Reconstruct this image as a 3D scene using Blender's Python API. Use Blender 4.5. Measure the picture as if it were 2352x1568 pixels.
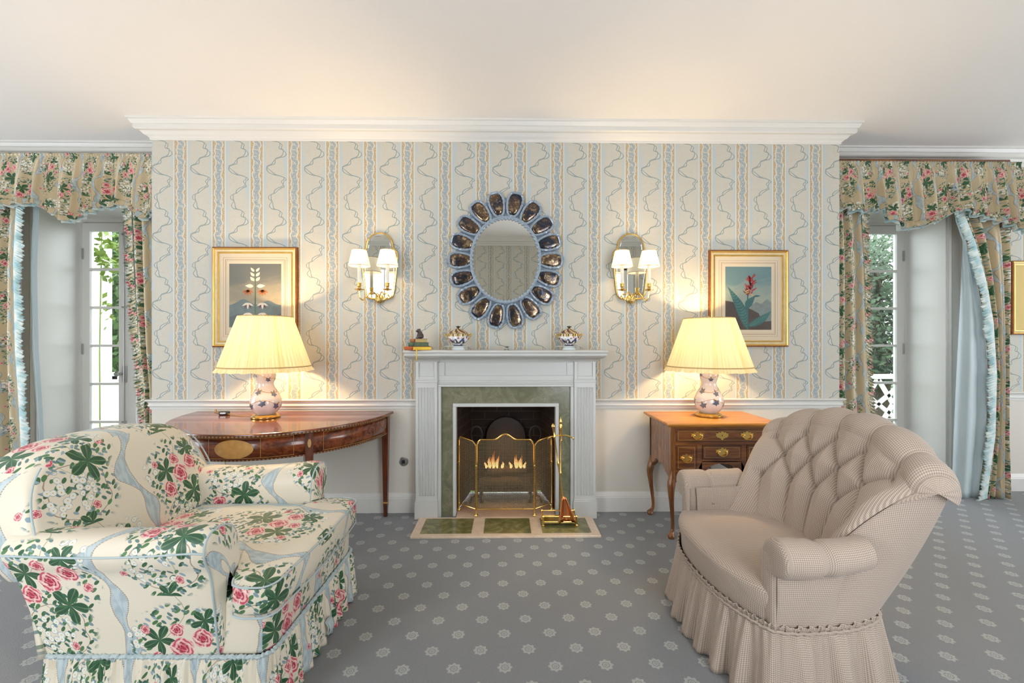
import bpy, math, random
import numpy as np
from math import sin, cos, pi, sqrt, radians, atan2, hypot, exp, floor
from mathutils import Vector, Matrix

for _o in list(bpy.data.objects):
    bpy.data.objects.remove(_o)
SC = bpy.context.scene
COL = SC.collection

# ---------------------------------------------------------------- camera
cam_data = bpy.data.cameras.new('camera')
cam = bpy.data.objects.new('camera', cam_data)
COL.objects.link(cam)
cam.location = (0.0, 0.0, 1.3)
cam.rotation_euler = (pi / 2, 0.0, -0.014)
cam_data.sensor_fit = 'HORIZONTAL'
cam_data.sensor_width = 36.0
cam_data.lens = 36.0 * 1000.0 / 2352.0
cam_data.clip_start = 0.02
cam_data.clip_end = 200.0
SC.camera = cam

# ---------------------------------------------------------------- colour management / world / daylight
SC.view_settings.view_transform = 'Standard'
SC.view_settings.look = 'None'
SC.view_settings.exposure = -0.12
SC.view_settings.gamma = 1.0
SC.view_settings.use_curve_mapping = False

world = bpy.data.worlds.new('sky')
SC.world = world
world.use_nodes = True
_wn = world.node_tree.nodes
_bg = _wn['Background']
_bg.inputs[0].default_value = (0.88, 0.94, 1.0, 1)
_bg.inputs[1].default_value = 8.0
SC.cycles.use_adaptive_sampling = True
SC.cycles.adaptive_threshold = 0.04
SC.cycles.use_denoising = True
SC.cycles.max_bounces = 6
SC.cycles.diffuse_bounces = 4
SC.cycles.glossy_bounces = 4
SC.cycles.transmission_bounces = 6
SC.cycles.transparent_max_bounces = 12
SC.cycles.caustics_reflective = False
SC.cycles.caustics_refractive = False
SC.cycles.sample_clamp_indirect = 4.0


def area_light(name, loc, rot, sx, sy, power, color):
    d = bpy.data.lights.new(name, 'AREA')
    d.shape = 'RECTANGLE'
    d.size = sx
    d.size_y = sy
    d.energy = power
    d.color = color
    o = bpy.data.objects.new(name, d)
    o.location = loc
    o.rotation_euler = rot
    COL.objects.link(o)
    return o


def point_light(name, loc, power, color, r=0.03, parent=None):
    d = bpy.data.lights.new(name, 'POINT')
    d.energy = power
    d.color = color
    d.shadow_soft_size = r
    o = bpy.data.objects.new(name, d)
    o.location = loc
    COL.objects.link(o)
    if parent is not None:
        o.parent = parent
    return o


DAY = (0.86, 0.93, 1.0)
YF = -0.32      # room side of the wall behind the camera
# daylight of windows assumed behind the camera; unseen end-wall windows and lights are added
for _x in (-2.15, 1.35):
    area_light('assumed_window_daylight', (_x, YF - 0.30, 1.30), (radians(112), 0, 0), 1.3, 2.1, 13, DAY)
area_light('added_light_left_end', (-5.9, 1.7, 1.3), (radians(105), 0, radians(-90)), 2.0, 2.0, 12, DAY)
area_light('added_light_right_end', (6.5, 1.7, 1.3), (radians(105), 0, radians(90)), 2.0, 2.0, 12, DAY)
for _x in (-3.55, 3.41):     # sampling portals in the two glazed door openings
    _p = area_light('door_portal', (_x, 4.30, 1.25), (radians(-90), 0, 0), 0.9, 2.5, 1, DAY)
    _p.data.cycles.is_portal = True

# ---------------------------------------------------------------- properties and mesh helpers


def tag(o, label=None, cat=None, group=None, kind=None):
    if label: o['label'] = label
    if cat: o['category'] = cat
    if group: o['group'] = group
    if kind: o['kind'] = kind
    return o


def thing(name, label, cat, loc=(0, 0, 0), rz=0.0, group=None):
    o = bpy.data.objects.new(name, None)
    o.empty_display_size = 0.1
    COL.objects.link(o)
    o.location = loc
    o.rotation_euler = (0, 0, rz)
    return tag(o, label, cat, group)


def copy_tree(o, parent=None):
    c = o.copy()
    COL.objects.link(c)
    if parent is not None:
        c.parent = parent
    for ch in list(o.children):
        copy_tree(ch, c)
    return c


class MB:
    """collects geometry for ONE mesh object"""

    def __init__(self):
        self.v = []; self.f = []; self.uv = []; self.mi = []; self.n = 0

    def add(self, verts, faces, uvs=None, mi=0):
        b = self.n
        verts = [tuple(float(c) for c in p) for p in verts]
        self.v += verts
        self.n += len(verts)
        for fc in faces:
            self.f.append(tuple(int(i) + b for i in fc))
            self.mi.append(mi)
        if uvs is None:
            self.uv += [(0.0, 0.0)] * len(verts)
        else:
            self.uv += [(float(a), float(c)) for a, c in uvs]
        return self

    def box(self, x0, x1, y0, y1, z0, z1, mi=0):
        vs = [(x0, y0, z0), (x1, y0, z0), (x1, y1, z0), (x0, y1, z0), (x0, y0, z1), (x1, y0, z1), (x1, y1, z1), (x0, y1, z1)]
        return self.add(vs, [(0, 3, 2, 1), (4, 5, 6, 7), (0, 1, 5, 4), (1, 2, 6, 5), (2, 3, 7, 6), (3, 0, 4, 7)], mi=mi)

    def obox(self, c, sx, sy, sz, R, mi=0):
        """oriented box; R = 3x3 matrix"""
        vs = []
        for z in (-1, 1):
            for x, y in ((-1, -1), (1, -1), (1, 1), (-1, 1)):
                vs.append(Vector(c) + R @ Vector((x * sx / 2, y * sy / 2, z * sz / 2)))
        return self.add(vs, [(0, 3, 2, 1), (4, 5, 6, 7), (0, 1, 5, 4), (1, 2, 6, 5), (2, 3, 7, 6), (3, 0, 4, 7)], mi=mi)

    def grid(self, P, closed_u=False, closed_v=False, UV=None, mi=0, flip=False):
        P = np.asarray(P, dtype=float)
        nu, nv = P.shape[:2]
        fs = []
        iu = nu if closed_u else nu - 1
        iv = nv if closed_v else nv - 1
        for i in range(iu):
            i2 = (i + 1) % nu
            for j in range(iv):
                j2 = (j + 1) % nv
                q = (i * nv + j, i2 * nv + j, i2 * nv + j2, i * nv + j2)
                fs.append(q[::-1] if flip else q)
        uv = None if UV is None else np.asarray(UV).reshape(-1, 2)
        return self.add(P.reshape(-1, 3), fs, uv, mi)

    def lathe(self, prof, c=(0, 0, 0), n=32, axis='z', mi=0, caps=True, sx=1.0, sy=1.0):
        """prof = list of (r, h)"""
        P = []
        for k in range(n):
            a = 2 * pi * k / n
            row = []
            for r, h in prof:
                x, y = r * cos(a) * sx, r * sin(a) * sy
                if axis == 'z': row.append((c[0] + x, c[1] + y, c[2] + h))
                elif axis == 'y': row.append((c[0] + x, c[1] - h, c[2] + y))
                else: row.append((c[0] + h, c[1] + x, c[2] + y))
            P.append(row)
        b = self.n
        m = len(prof)
        self.grid(P, closed_u=True, mi=mi)
        if caps:
            if prof[0][0] > 1e-6:
                self.f.append(tuple(b + k * m for k in range(n))[::-1]); self.mi.append(mi)
            if prof[-1][0] > 1e-6:
                self.f.append(tuple(b + k * m + m - 1 for k in range(n))); self.mi.append(mi)
        return self

    def tube(self, pts, r, n=8, closed=False, mi=0, flat=1.0):
        pts = [Vector(p) for p in pts]
        m = len(pts)
        rs = r if hasattr(r, '__len__') else [r] * m
        P = []
        prev = None
        for i in range(m):
            if closed:
                t = pts[(i + 1) % m] - pts[i - 1]
            else:
                t = pts[min(i + 1, m - 1)] - pts[max(i - 1, 0)]
            if t.length < 1e-9: t = Vector((0, 0, 1))
            t.normalize()
            if prev is None:
                a = Vector((0, 0, 1)) if abs(t.z) < 0.9 else Vector((0, 1, 0))
                u = t.cross(a).normalized()
            else:
                u = (prev - t * prev.dot(t))
                u = u.normalized() if u.length > 1e-6 else t.orthogonal().normalized()
            prev = u
            w = t.cross(u)
            P.append([pts[i] + (u * cos(2 * pi * k / n) + w * sin(2 * pi * k / n) * flat) * rs[i] for k in range(n)])
        b = self.n
        self.grid([[tuple(q) for q in row] for row in P], closed_u=closed, closed_v=True, mi=mi, flip=True)
        if not closed:
            self.f.append(tuple(b + k for k in range(n))); self.mi.append(mi)
            self.f.append(tuple(b + (m - 1) * n + k for k in range(n))[::-1]); self.mi.append(mi)
        return self

    def prism(self, poly, a0, a1, axis='z', mi=0):
        """poly 2d; axis z: (x,y); axis y: (x,z); axis x: (y,z)"""
        def m3(p, h):
            if axis == 'z': return (p[0], p[1], h)
            if axis == 'y': return (p[0], h, p[1])
            return (h, p[0], p[1])
        n = len(poly)
        vs = [m3(p, a0) for p in poly] + [m3(p, a1) for p in poly]
        fs = [tuple(range(n))[::-1], tuple(range(n, 2 * n))]
        fs += [(i, (i + 1) % n, n + (i + 1) % n, n + i) for i in range(n)]
        if axis == 'y':
            fs = [f[::-1] for f in fs]
        return self.add(vs, fs, mi=mi)

    def sphere(self, c, r, n=16, m=10, mi=0, s=(1, 1, 1)):
        prof = [(r * sin(pi * j / m), -r * cos(pi * j / m)) for j in range(m + 1)]
        P = []
        for k in range(n):
            a = 2 * pi * k / n
            P.append([(c[0] + q * cos(a) * s[0], c[1] + q * sin(a) * s[1], c[2] + h * s[2]) for q, h in prof])
        return self.grid(P, closed_u=True, mi=mi)

    def sweep(self, path, prof, closed_prof=True, mi=0, side=1):
        """path 2d polyline (x,y); prof list of (out, z); out to the right of travel * side, mitred"""
        path = [Vector((p[0], p[1])) for p in path]
        m = len(path)
        rows = []
        for i in range(m):
            ns = []
            if i > 0:
                d = (path[i] - path[i - 1]).normalized(); ns.append(Vector((d.y, -d.x)) * side)
            if i < m - 1:
                d = (path[i + 1] - path[i]).normalized(); ns.append(Vector((d.y, -d.x)) * side)
            if len(ns) == 2:
                nn = (ns[0] + ns[1]).normalized()
                nn = nn / max(0.2, nn.dot(ns[0]))
            else:
                nn = ns[0]
            rows.append([(path[i].x + nn.x * o, path[i].y + nn.y * o, z) for o, z in prof])
        b = self.n
        k = len(prof)
        self.grid(rows, closed_v=closed_prof, mi=mi)
        if closed_prof:
            self.f.append(tuple(b + j for j in range(k))[::-1]); self.mi.append(mi)
            self.f.append(tuple(b + (m - 1) * k + j for j in range(k))); self.mi.append(mi)
        return self

    def build(self, name, mat, parent=None, smooth=True, ang=35, bevel=0, seg=2, subsurf=0, loc=None, solid=0, boxuv=None, weld=False):
        me = bpy.data.meshes.new(name)
        me.from_pydata(self.v, [], self.f)
        mats = mat if isinstance(mat, (list, tuple)) else [mat]
        for q in mats: me.materials.append(q)
        if len(mats) > 1:
            me.polygons.foreach_set('material_index', self.mi)
        uvl = me.uv_layers.new(name='UVMap')
        li = np.zeros(len(me.loops), dtype=np.int32)
        me.loops.foreach_get('vertex_index', li)
        if boxuv is not None:
            co = np.array(self.v)
            uv = np.zeros((len(li), 2))
            for p in me.polygons:
                nrm = p.normal
                ax = max(range(3), key=lambda q: abs(nrm[q]))
                for l in p.loop_indices:
                    c = co[li[l]]
                    if ax == 2: uv[l] = (c[1], c[0])
                    elif ax == 1: uv[l] = (c[0], c[2])
                    else: uv[l] = (c[1], c[2])
            uv += np.array(boxuv)
            uvl.data.foreach_set('uv', uv.astype(np.float32).ravel())
        else:
            uv = np.array(self.uv, dtype=np.float32)[li]
            uvl.data.foreach_set('uv', uv.ravel())
        me.update()
        if smooth:
            me.polygons.foreach_set('use_smooth', [True] * len(me.polygons))
            me.set_sharp_from_angle(angle=radians(ang))
        o = bpy.data.objects.new(name, me)
        COL.objects.link(o)
        if parent is not None: o.parent = parent
        if loc is not None: o.location = loc
        if weld:
            w = o.modifiers.new('weld', 'WELD'); w.merge_threshold = 0.0004
        if solid:
            s_ = o.modifiers.new('solid', 'SOLIDIFY'); s_.thickness = solid; s_.offset = 0
        if bevel:
            b = o.modifiers.new('bevel', 'BEVEL')
            b.width = bevel; b.segments = seg; b.limit_method = 'ANGLE'; b.angle_limit = radians(40)
            b.harden_normals = False
        if subsurf:
            s_ = o.modifiers.new('sub', 'SUBSURF'); s_.levels = subsurf; s_.render_levels = subsurf
        return o


def smooth_path(pts, n=8, closed=False):
    """Catmull-Rom through points (tuples of any dim)"""
    pts = [np.array(p, dtype=float) for p in pts]
    m = len(pts)
    out = []
    rng = m if closed else m - 1
    for i in range(rng):
        p0 = pts[(i - 1) % m] if (closed or i > 0) else pts[0]
        p1 = pts[i]; p2 = pts[(i + 1) % m]
        p3 = pts[(i + 2) % m] if (closed or i + 2 < m) else pts[-1]
        for k in range(n):
            t = k / n
            out.append(0.5 * ((2 * p1) + (-p0 + p2) * t + (2 * p0 - 5 * p1 + 4 * p2 - p3) * t * t + (-p0 + 3 * p1 - 3 * p2 + p3) * t ** 3))
    if not closed: out.append(pts[-1])
    return [tuple(p) for p in out]


def resample(pts, ds, closed=False):
    P = np.array(pts, dtype=float)
    if closed: P = np.vstack([P, P[:1]])
    d = np.r_[0, np.cumsum(np.linalg.norm(np.diff(P, axis=0), axis=1))]
    n = max(2, int(d[-1] / ds))
    s = np.linspace(0, d[-1], n + 1)
    if closed: s = s[:-1]
    return np.stack([np.interp(s, d, P[:, k]) for k in range(P.shape[1])], 1), s


def pillow(mb, outline, T, axis, e=0.4, rings=12, centre=None, warp=None, mi=0, tbulge=0.0):
    """rounded slab with a star shaped outline. axis 'z': outline=(x,y); 'x': outline=(y,z); 'y': outline=(x,z)"""
    O = np.array(outline, dtype=float)
    c = O.mean(0) if centre is None else np.array(centre)
    rows = []
    K = 2 * rings
    for k in range(K + 1):
        ps = -pi / 2 + pi * k / K
        rho = abs(cos(ps)) ** e
        th = T * (abs(sin(ps)) ** e) * (1 if ps >= 0 else -1)
        if k in (0, K): rho = 0.001
        row = []
        for p in O:
            q = c + (p - c) * rho
            bulge = th * (1 + tbulge * (1 - rho * rho))
            if axis == 'z': v = (q[0], q[1], bulge)
            elif axis == 'x': v = (bulge, q[0], q[1])
            else: v = (q[0], bulge, q[1])
            if warp: v = warp(v)
            row.append(v)
        rows.append(row)
    # extra inner rings on both faces so the faces are not long fans
    def refine(rows_, first):
        a = rows_[0] if first else rows_[-1]
        b = rows_[1] if first else rows_[-2]
        a = np.array(a); b = np.array(b)
        ins = [a + (b - a) * t for t in np.linspace(0, 1, 9)[1:-1]]
        return ins
    r0 = refine(rows, True); r1 = refine(rows, False)
    rows = [rows[0]] + [list(map(tuple, q)) for q in r0] + rows[1:-1] + [list(map(tuple, q)) for q in r1[::-1]] + [rows[-1]]
    mb.grid(rows, closed_v=True, mi=mi, flip=(axis != 'y'))
    return mb


def norm2(P, closed=False):
    P = np.asarray(P)
    if closed:
        t = np.roll(P, -1, 0) - np.roll(P, 1, 0)
    else:
        t = np.gradient(P, axis=0)
    t /= np.maximum(1e-9, np.linalg.norm(t, axis=1))[:, None]
    return np.stack([t[:, 1], -t[:, 0]], 1)


# ---------------------------------------------------------------- node expression helper
class E:
    def __init__(s, g, sock): s.g = g; s.s = sock
    def _b(s, op, o, rev=False): return s.g.m(op, o, s) if rev else s.g.m(op, s, o)
    def __add__(s, o): return s._b('ADD', o)
    def __radd__(s, o): return s._b('ADD', o, True)
    def __sub__(s, o): return s._b('SUBTRACT', o)
    def __rsub__(s, o): return s._b('SUBTRACT', o, True)
    def __mul__(s, o): return s._b('MULTIPLY', o)
    def __rmul__(s, o): return s._b('MULTIPLY', o, True)
    def __truediv__(s, o): return s._b('DIVIDE', o)
    def __rtruediv__(s, o): return s._b('DIVIDE', o, True)
    def __lt__(s, o): return s._b('LESS_THAN', o)
    def __gt__(s, o): return s._b('GREATER_THAN', o)
    def __neg__(s): return s.g.m('MULTIPLY', s, -1.0)


class G:
    def __init__(self, name, rough=0.5, metal=0.0, spec=0.5):
        self.mat = bpy.data.materials.new(name)
        self.mat.use_nodes = True
        self.nt = self.mat.node_tree
        self.N = self.nt.nodes
        self.L = self.nt.links
        self.bsdf = self.N['Principled BSDF']
        self.out = self.N['Material Output']
        self.set('Roughness', rough); self.set('Metallic', metal); self.set('Specular IOR Level', spec)

    def raw(self, x): return x.s if isinstance(x, E) else x

    def put(self, sock, x):
        x = self.raw(x)
        if isinstance(x, bpy.types.NodeSocket):
            self.L.new(x, sock)
        else:
            if sock.type == 'RGBA' and hasattr(x, '__len__') and len(x) == 3: x = (*x, 1.0)
            sock.default_value = x

    def set(self, key, x): self.put(self.bsdf.inputs[key], x)

    def m(self, op, a, b=None, c=None, clamp=False):
        n = self.N.new('ShaderNodeMath'); n.operation = op; n.use_clamp = clamp
        self.put(n.inputs[0], a)
        if b is not None: self.put(n.inputs[1], b)
        if c is not None: self.put(n.inputs[2], c)
        return E(self, n.outputs[0])

    def sin(self, a): return self.m('SINE', a)
    def cos(self, a): return self.m('COSINE', a)
    def abs(self, a): return self.m('ABSOLUTE', a)
    def min(self, a, b): return self.m('MINIMUM', a, b)
    def max(self, a, b): return self.m('MAXIMUM', a, b)
    def fract(self, a): return self.m('FRACT', a)
    def floor(self, a): return self.m('FLOOR', a)
    def sqrt(self, a): return self.m('SQRT', a)
    def atan2(self, a, b): return self.m('ARCTAN2', a, b)
    def length(self, a, b): return self.sqrt(a * a + b * b)

    def step(self, x, lo, hi):
        """smoothstep; lo>hi allowed for falling"""
        n = self.N.new('ShaderNodeMapRange'); n.interpolation_type = 'SMOOTHSTEP'
        if lo <= hi:
            a, b, c, d = lo, hi, 0.0, 1.0
        else:
            a, b, c, d = hi, lo, 1.0, 0.0
        self.put(n.inputs['Value'], x)
        n.inputs['From Min'].default_value = a; n.inputs['From Max'].default_value = b
        n.inputs['To Min'].default_value = c; n.inputs['To Max'].default_value = d
        return E(self, n.outputs[0])

    def mix(self, f, a, b):
        n = self.N.new('ShaderNodeMix'); n.data_type = 'RGBA'; n.clamp_factor = True
        self.put(n.inputs[0], f); self.put(n.inputs[6], a); self.put(n.inputs[7], b)
        return E(self, n.outputs[2])

    def mixf(self, f, a, b):
        n = self.N.new('ShaderNodeMix'); n.data_type = 'FLOAT'
        self.put(n.inputs[0], f); self.put(n.inputs[2], a); self.put(n.inputs[3], b)
        return E(self, n.outputs[0])

    def xyz(self, v):
        n = self.N.new('ShaderNodeSeparateXYZ'); self.put(n.inputs[0], v)
        return E(self, n.outputs[0]), E(self, n.outputs[1]), E(self, n.outputs[2])

    def vec(self, x, y, z=0.0):
        n = self.N.new('ShaderNodeCombineXYZ')
        self.put(n.inputs[0], x); self.put(n.inputs[1], y); self.put(n.inputs[2], z)
        return E(self, n.outputs[0])

    def coord(self, which='Object'):
        n = self.N.new('ShaderNodeTexCoord')
        return E(self, n.outputs[which])

    def pos(self):
        n = self.N.new('ShaderNodeNewGeometry')
        return E(self, n.outputs['Position'])

    def noise(self, v, scale, detail=2.0, rough=0.5, out=0, dist=0.0):
        n = self.N.new('ShaderNodeTexNoise')
        self.put(n.inputs['Vector'], v); n.inputs['Scale'].default_value = scale
        n.inputs['Detail'].default_value = detail; n.inputs['Roughness'].default_value = rough
        n.inputs['Distortion'].default_value = dist
        return E(self, n.outputs[out])

    def voro(self, v, scale, rnd=1.0, feat='F1', out='Distance', dims='3D'):
        n = self.N.new('ShaderNodeTexVoronoi'); n.feature = feat; n.voronoi_dimensions = dims
        self.put(n.inputs['Vector'], v); n.inputs['Scale'].default_value = scale
        n.inputs['Randomness'].default_value = rnd
        if out == 'all': return E(self, n.outputs['Distance']), E(self, n.outputs['Color']), E(self, n.outputs['Position'])
        return E(self, n.outputs[out])

    def bump(self, h, strength=0.3, dist=0.01):
        n = self.N.new('ShaderNodeBump'); n.inputs['Strength'].default_value = strength
        n.inputs['Distance'].default_value = dist
        self.put(n.inputs['Height'], h)
        self.L.new(n.outputs[0], self.bsdf.inputs['Normal'])

    def color(self, c): self.set('Base Color', c); return self

    def curve(self, x, pts):
        n = self.N.new('ShaderNodeFloatCurve')
        self.put(n.inputs['Value'], x)
        c = n.mapping.curves[0]
        while len(c.points) < len(pts): c.points.new(0.5, 0.5)
        for p, q in zip(c.points, pts): p.location = q
        n.mapping.update()
        return E(self, n.outputs[0])


def s2l(r, g, b):
    f = lambda c: (c / 255.0) / 12.92 if c <= 10 else ((c / 255.0 + 0.055) / 1.055) ** 2.4
    return (f(r), f(g), f(b))


def plain(name, rgb, rough=0.5, metal=0.0, spec=0.5, coat=0.0, var=0.06, vs=6.0, bump=0.0, bs=60.0):
    g = G(name, rough, metal, spec)
    c = g.coord('Object')
    n = g.noise(c, vs, 3.0)
    a = tuple(x * (1 - var) for x in rgb); b = tuple(min(1, x * (1 + var)) for x in rgb)
    g.color(g.mix(n, a, b))
    if coat: g.set('Coat Weight', coat); g.set('Coat Roughness', 0.08)
    if bump: g.bump(g.noise(c, bs, 3.0), bump, 0.004)
    return g.mat


# ---------------------------------------------------------------- materials
M = {}
M['white_paint'] = plain('white_paint', (0.74, 0.72, 0.68), 0.38, var=0.015)
M['mantel_paint'] = plain('mantel_paint', (0.60, 0.60, 0.575), 0.35, var=0.015)
M['mesh_wire'] = plain('dull_brass_wire', (0.34, 0.27, 0.17), 0.45, 0.7, var=0.25, vs=60)
M['cream_wall'] = plain('cream_paint', (0.68, 0.64, 0.57), 0.6, var=0.02)
M['ceiling'] = plain('ceiling_paint', (0.90, 0.865, 0.83), 0.8, var=0.01, vs=1.5)
M['brass'] = plain('brass', (0.83, 0.55, 0.17), 0.22, 1.0, var=0.12, vs=30)
M['old_brass'] = plain('aged_brass', (0.60, 0.44, 0.16), 0.34, 1.0, var=0.2, vs=40)
M['copper'] = plain('copper', (0.80, 0.33, 0.14), 0.25, 1.0, var=0.15, vs=25)
M['steel'] = plain('steel', (0.55, 0.55, 0.54), 0.3, 1.0)
M['iron'] = plain('black_iron', (0.022, 0.018, 0.017), 0.5, 0.3)
M['black_plastic'] = plain('black_plastic', (0.02, 0.02, 0.025), 0.35)
M['grey_cord'] = plain('gold_cord', (0.35, 0.22, 0.06), 0.4)
M['dark'] = plain('soot_brown', (0.03, 0.025, 0.02), 0.9)


def wood(name, c1, c2, rough=0.22, axis=0, scale=1.0, coat=0.5):
    g = G(name, rough)
    x, y, z = g.xyz(g.coord('Object'))
    k = [9.0, 9.0, 9.0]; k[axis] = 0.9
    v = g.vec(x * (k[0] * scale), y * (k[1] * scale), z * (k[2] * scale))
    n = g.noise(v, 2.2, 5.0, 0.6, dist=1.2)
    f = g.noise(v, 14.0, 3.0, 0.6)
    t = g.m('MULTIPLY_ADD', f, 0.35, n - 0.18)
    g.color(g.mix(g.step(t, 0.32, 0.68), c1, c2))
    g.set('Coat Weight', coat); g.set('Coat Roughness', 0.07)
    return g.mat


M['mahogany'] = wood('mahogany', (0.075, 0.016, 0.006), (0.25, 0.060, 0.018))
M['mahogany_y'] = wood('mahogany_leg', (0.06, 0.014, 0.006), (0.16, 0.04, 0.013), axis=2)
M['inlay'] = plain('satinwood_inlay', (0.50, 0.27, 0.08), 0.25, coat=0.5, var=0.4, vs=25)
M['walnut'] = wood('walnut', (0.095, 0.030, 0.009), (0.25, 0.088, 0.025))
M['walnut_top'] = wood('walnut_top', (0.42, 0.155, 0.022), (0.62, 0.27, 0.045), rough=0.3, coat=0.2)
M['walnut_v'] = wood('walnut_upright', (0.15, 0.052, 0.014), (0.32, 0.12, 0.032), axis=2)
M['walnut_dark'] = wood('walnut_banding', (0.075, 0.026, 0.010), (0.17, 0.06, 0.02))


def carpet_mat():
    g = G('carpet', 0.95, spec=0.1)
    x, y, z = g.xyz(g.pos())
    a = 0.0195
    dx = x + 0.0078; dy = y - 1.939
    p = (dx * cos(a) + dy * sin(a)) / 0.2032
    q = (dy * cos(a) - dx * sin(a)) / 0.2013
    out = None
    for o in (0.0, 0.5):
        u = (g.fract(p + (0.5 + o)) - 0.5) * 0.2032
        v = (g.fract(q + (0.5 + o)) - 0.5) * 0.2013
        r = g.length(u, v)
        th = g.atan2(v, u)
        w = g.cos(th * 8.0)
        outer = g.step(r - w * 0.0032, 0.0290, 0.0255)
        ring = g.step(g.abs(r - 0.0135 - w * 0.0012), 0.0008, 0.0026)
        dot = g.step(g.abs(r - 0.0045), 0.0006, 0.0018)
        mk = outer * ring * dot
        out = mk if out is None else g.max(out, mk)
    pile = g.noise(g.pos(), 260.0, 2.0)
    big = g.noise(g.pos(), 1.3, 3.0)
    out = out * g.step(pile, 0.22, 0.45)
    base = g.mix(pile, (0.165, 0.172, 0.182), (0.245, 0.250, 0.262))
    base = g.mix(g.step(big, 0.35, 0.75) * 0.22, base, (0.185, 0.185, 0.19))
    g.color(g.mix(out * 0.8, base, (0.43, 0.43, 0.42)))
    g.bump(pile, 0.5, 0.006)
    g.set('Sheen Weight', 0.25)
    return g.mat


M['carpet'] = carpet_mat()


def wallpaper_mat():
    g = G('striped_wallpaper', 0.6, spec=0.3)
    x, y, z = g.xyz(g.pos())
    PER = 0.2859
    u0 = x + y + (2.465 - 3.333)
    u = (g.fract(u0 / PER + 0.5) - 0.5) * PER          # 0 = flower stripe centre
    ur = g.fract(u0 / PER) * PER                        # 0..PER : ribbon column in the middle
    v = g.fract((2.619 - z) / 0.5165)
    # ribbon column: wandering centre line
    pts_px = [(335, 410), (370, 435), (410, 488), (425, 530), (440, 590), (470, 628), (500, 600), (550, 606), (580, 560), (610, 520),
              (640, 500), (665, 452), (700, 445), (745, 470), (790, 462), (828, 485), (850, 560), (880, 580), (915, 570), (940, 606),
              (980, 622), (1015, 600), (1035, 540), (1060, 505), (1100, 490), (1125, 440), (1145, 411), (1153, 410)]
    pts = [((a - 335) / 818.0, (b - 285) * 0.000624 / 0.25) for a, b in pts_px]
    pts[-1] = (1.0, pts[0][1])
    F = g.curve(v, pts) * 0.25
    F2 = g.curve(g.fract(v + 0.008), pts) * 0.25
    slope = (F2 - F) / (0.008 * 0.5165)
    inv = 1.0 / g.sqrt(slope * slope + 1.0)
    sp = g.sin(v * (2 * pi * 4.0)) * 0.0115 + 0.002
    line = None
    for sg in (1, -1):
        d = g.abs(ur - F - sp * sg) * inv
        l = g.step(d, 0.0042, 0.0018)
        line = l if line is None else g.max(line, l)
    band = g.step(g.abs(ur - F) * inv, 0.009, 0.006)
    P = g.vec(u0, z, 0.0)
    fine = g.noise(P, 120.0, 2.0)
    swirl = g.noise(P, 28.0, 3.0, 0.6, dist=2.0)
    blot = g.noise(P, 7.0, 2.0)
    # ground of the ribbon column: pale blue at its edges, cream mottled inside
    colc = g.abs(ur - PER / 2)
    pale = (0.485, 0.53, 0.525)
    cream = (0.575, 0.535, 0.45)
    inner = g.step(colc + (blot - 0.5) * 0.09, 0.092, 0.050)
    basec = g.mix(inner * 0.85, pale, cream)
    basec = g.mix(g.step(swirl, 0.50, 0.60) * inner * 0.35, basec, (0.52, 0.47, 0.38))
    basec = g.mix(band * 0.45, basec, (0.56, 0.60, 0.58))
    basec = g.mix(line * 0.85, basec, (0.23, 0.265, 0.25))
    # flower stripe
    au = g.abs(u)
    tan = g.mix(g.step(fine, 0.45, 0.6), (0.54, 0.42, 0.26), (0.41, 0.31, 0.19))
    wob = g.sin(z * 95.0) * 0.0028 + g.sin(z * 41.0) * 0.003
    sc = g.abs(u - wob * 1.3)
    lace_in = g.step(sc - g.abs(g.sin(z * 75.0)) * 0.005, 0.0235, 0.0215)
    lace_ln = g.step(g.abs(sc - g.abs(g.sin(z * 75.0)) * 0.005 - 0.0235), 0.0026, 0.0014)
    st = g.mix(lace_in * 0.65, tan, (0.56, 0.58, 0.555))
    vd, vc, vp = g.voro(g.vec(u, z, 0.0), 58.0, 0.75, out='all', dims='2D')
    flo = g.step(g.abs(vd - 0.36), 0.15, 0.09)
    st = g.mix(flo * g.step(sc, 0.020, 0.017) * 0.9, st, (0.21, 0.30, 0.36))
    st = g.mix(g.step(vd, 0.15, 0.1) * g.step(sc, 0.020, 0.017) * 0.8, st, (0.24, 0.33, 0.38))
    st = g.mix(lace_ln * 0.8, st, (0.74, 0.74, 0.70))
    inst = g.step(au, 0.0455, 0.0445)
    edge = g.step(g.abs(au - 0.050), 0.0045, 0.003)
    wc = g.mix(inst, basec, st)
    wc = g.mix(edge * 0.5, wc, (0.74, 0.72, 0.66))
    paint = (0.68, 0.635, 0.565)
    g.color(g.mix(g.step(z, 0.80, 0.801), paint, wc))
    return g.mat


M['wallpaper'] = wallpaper_mat()


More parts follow.
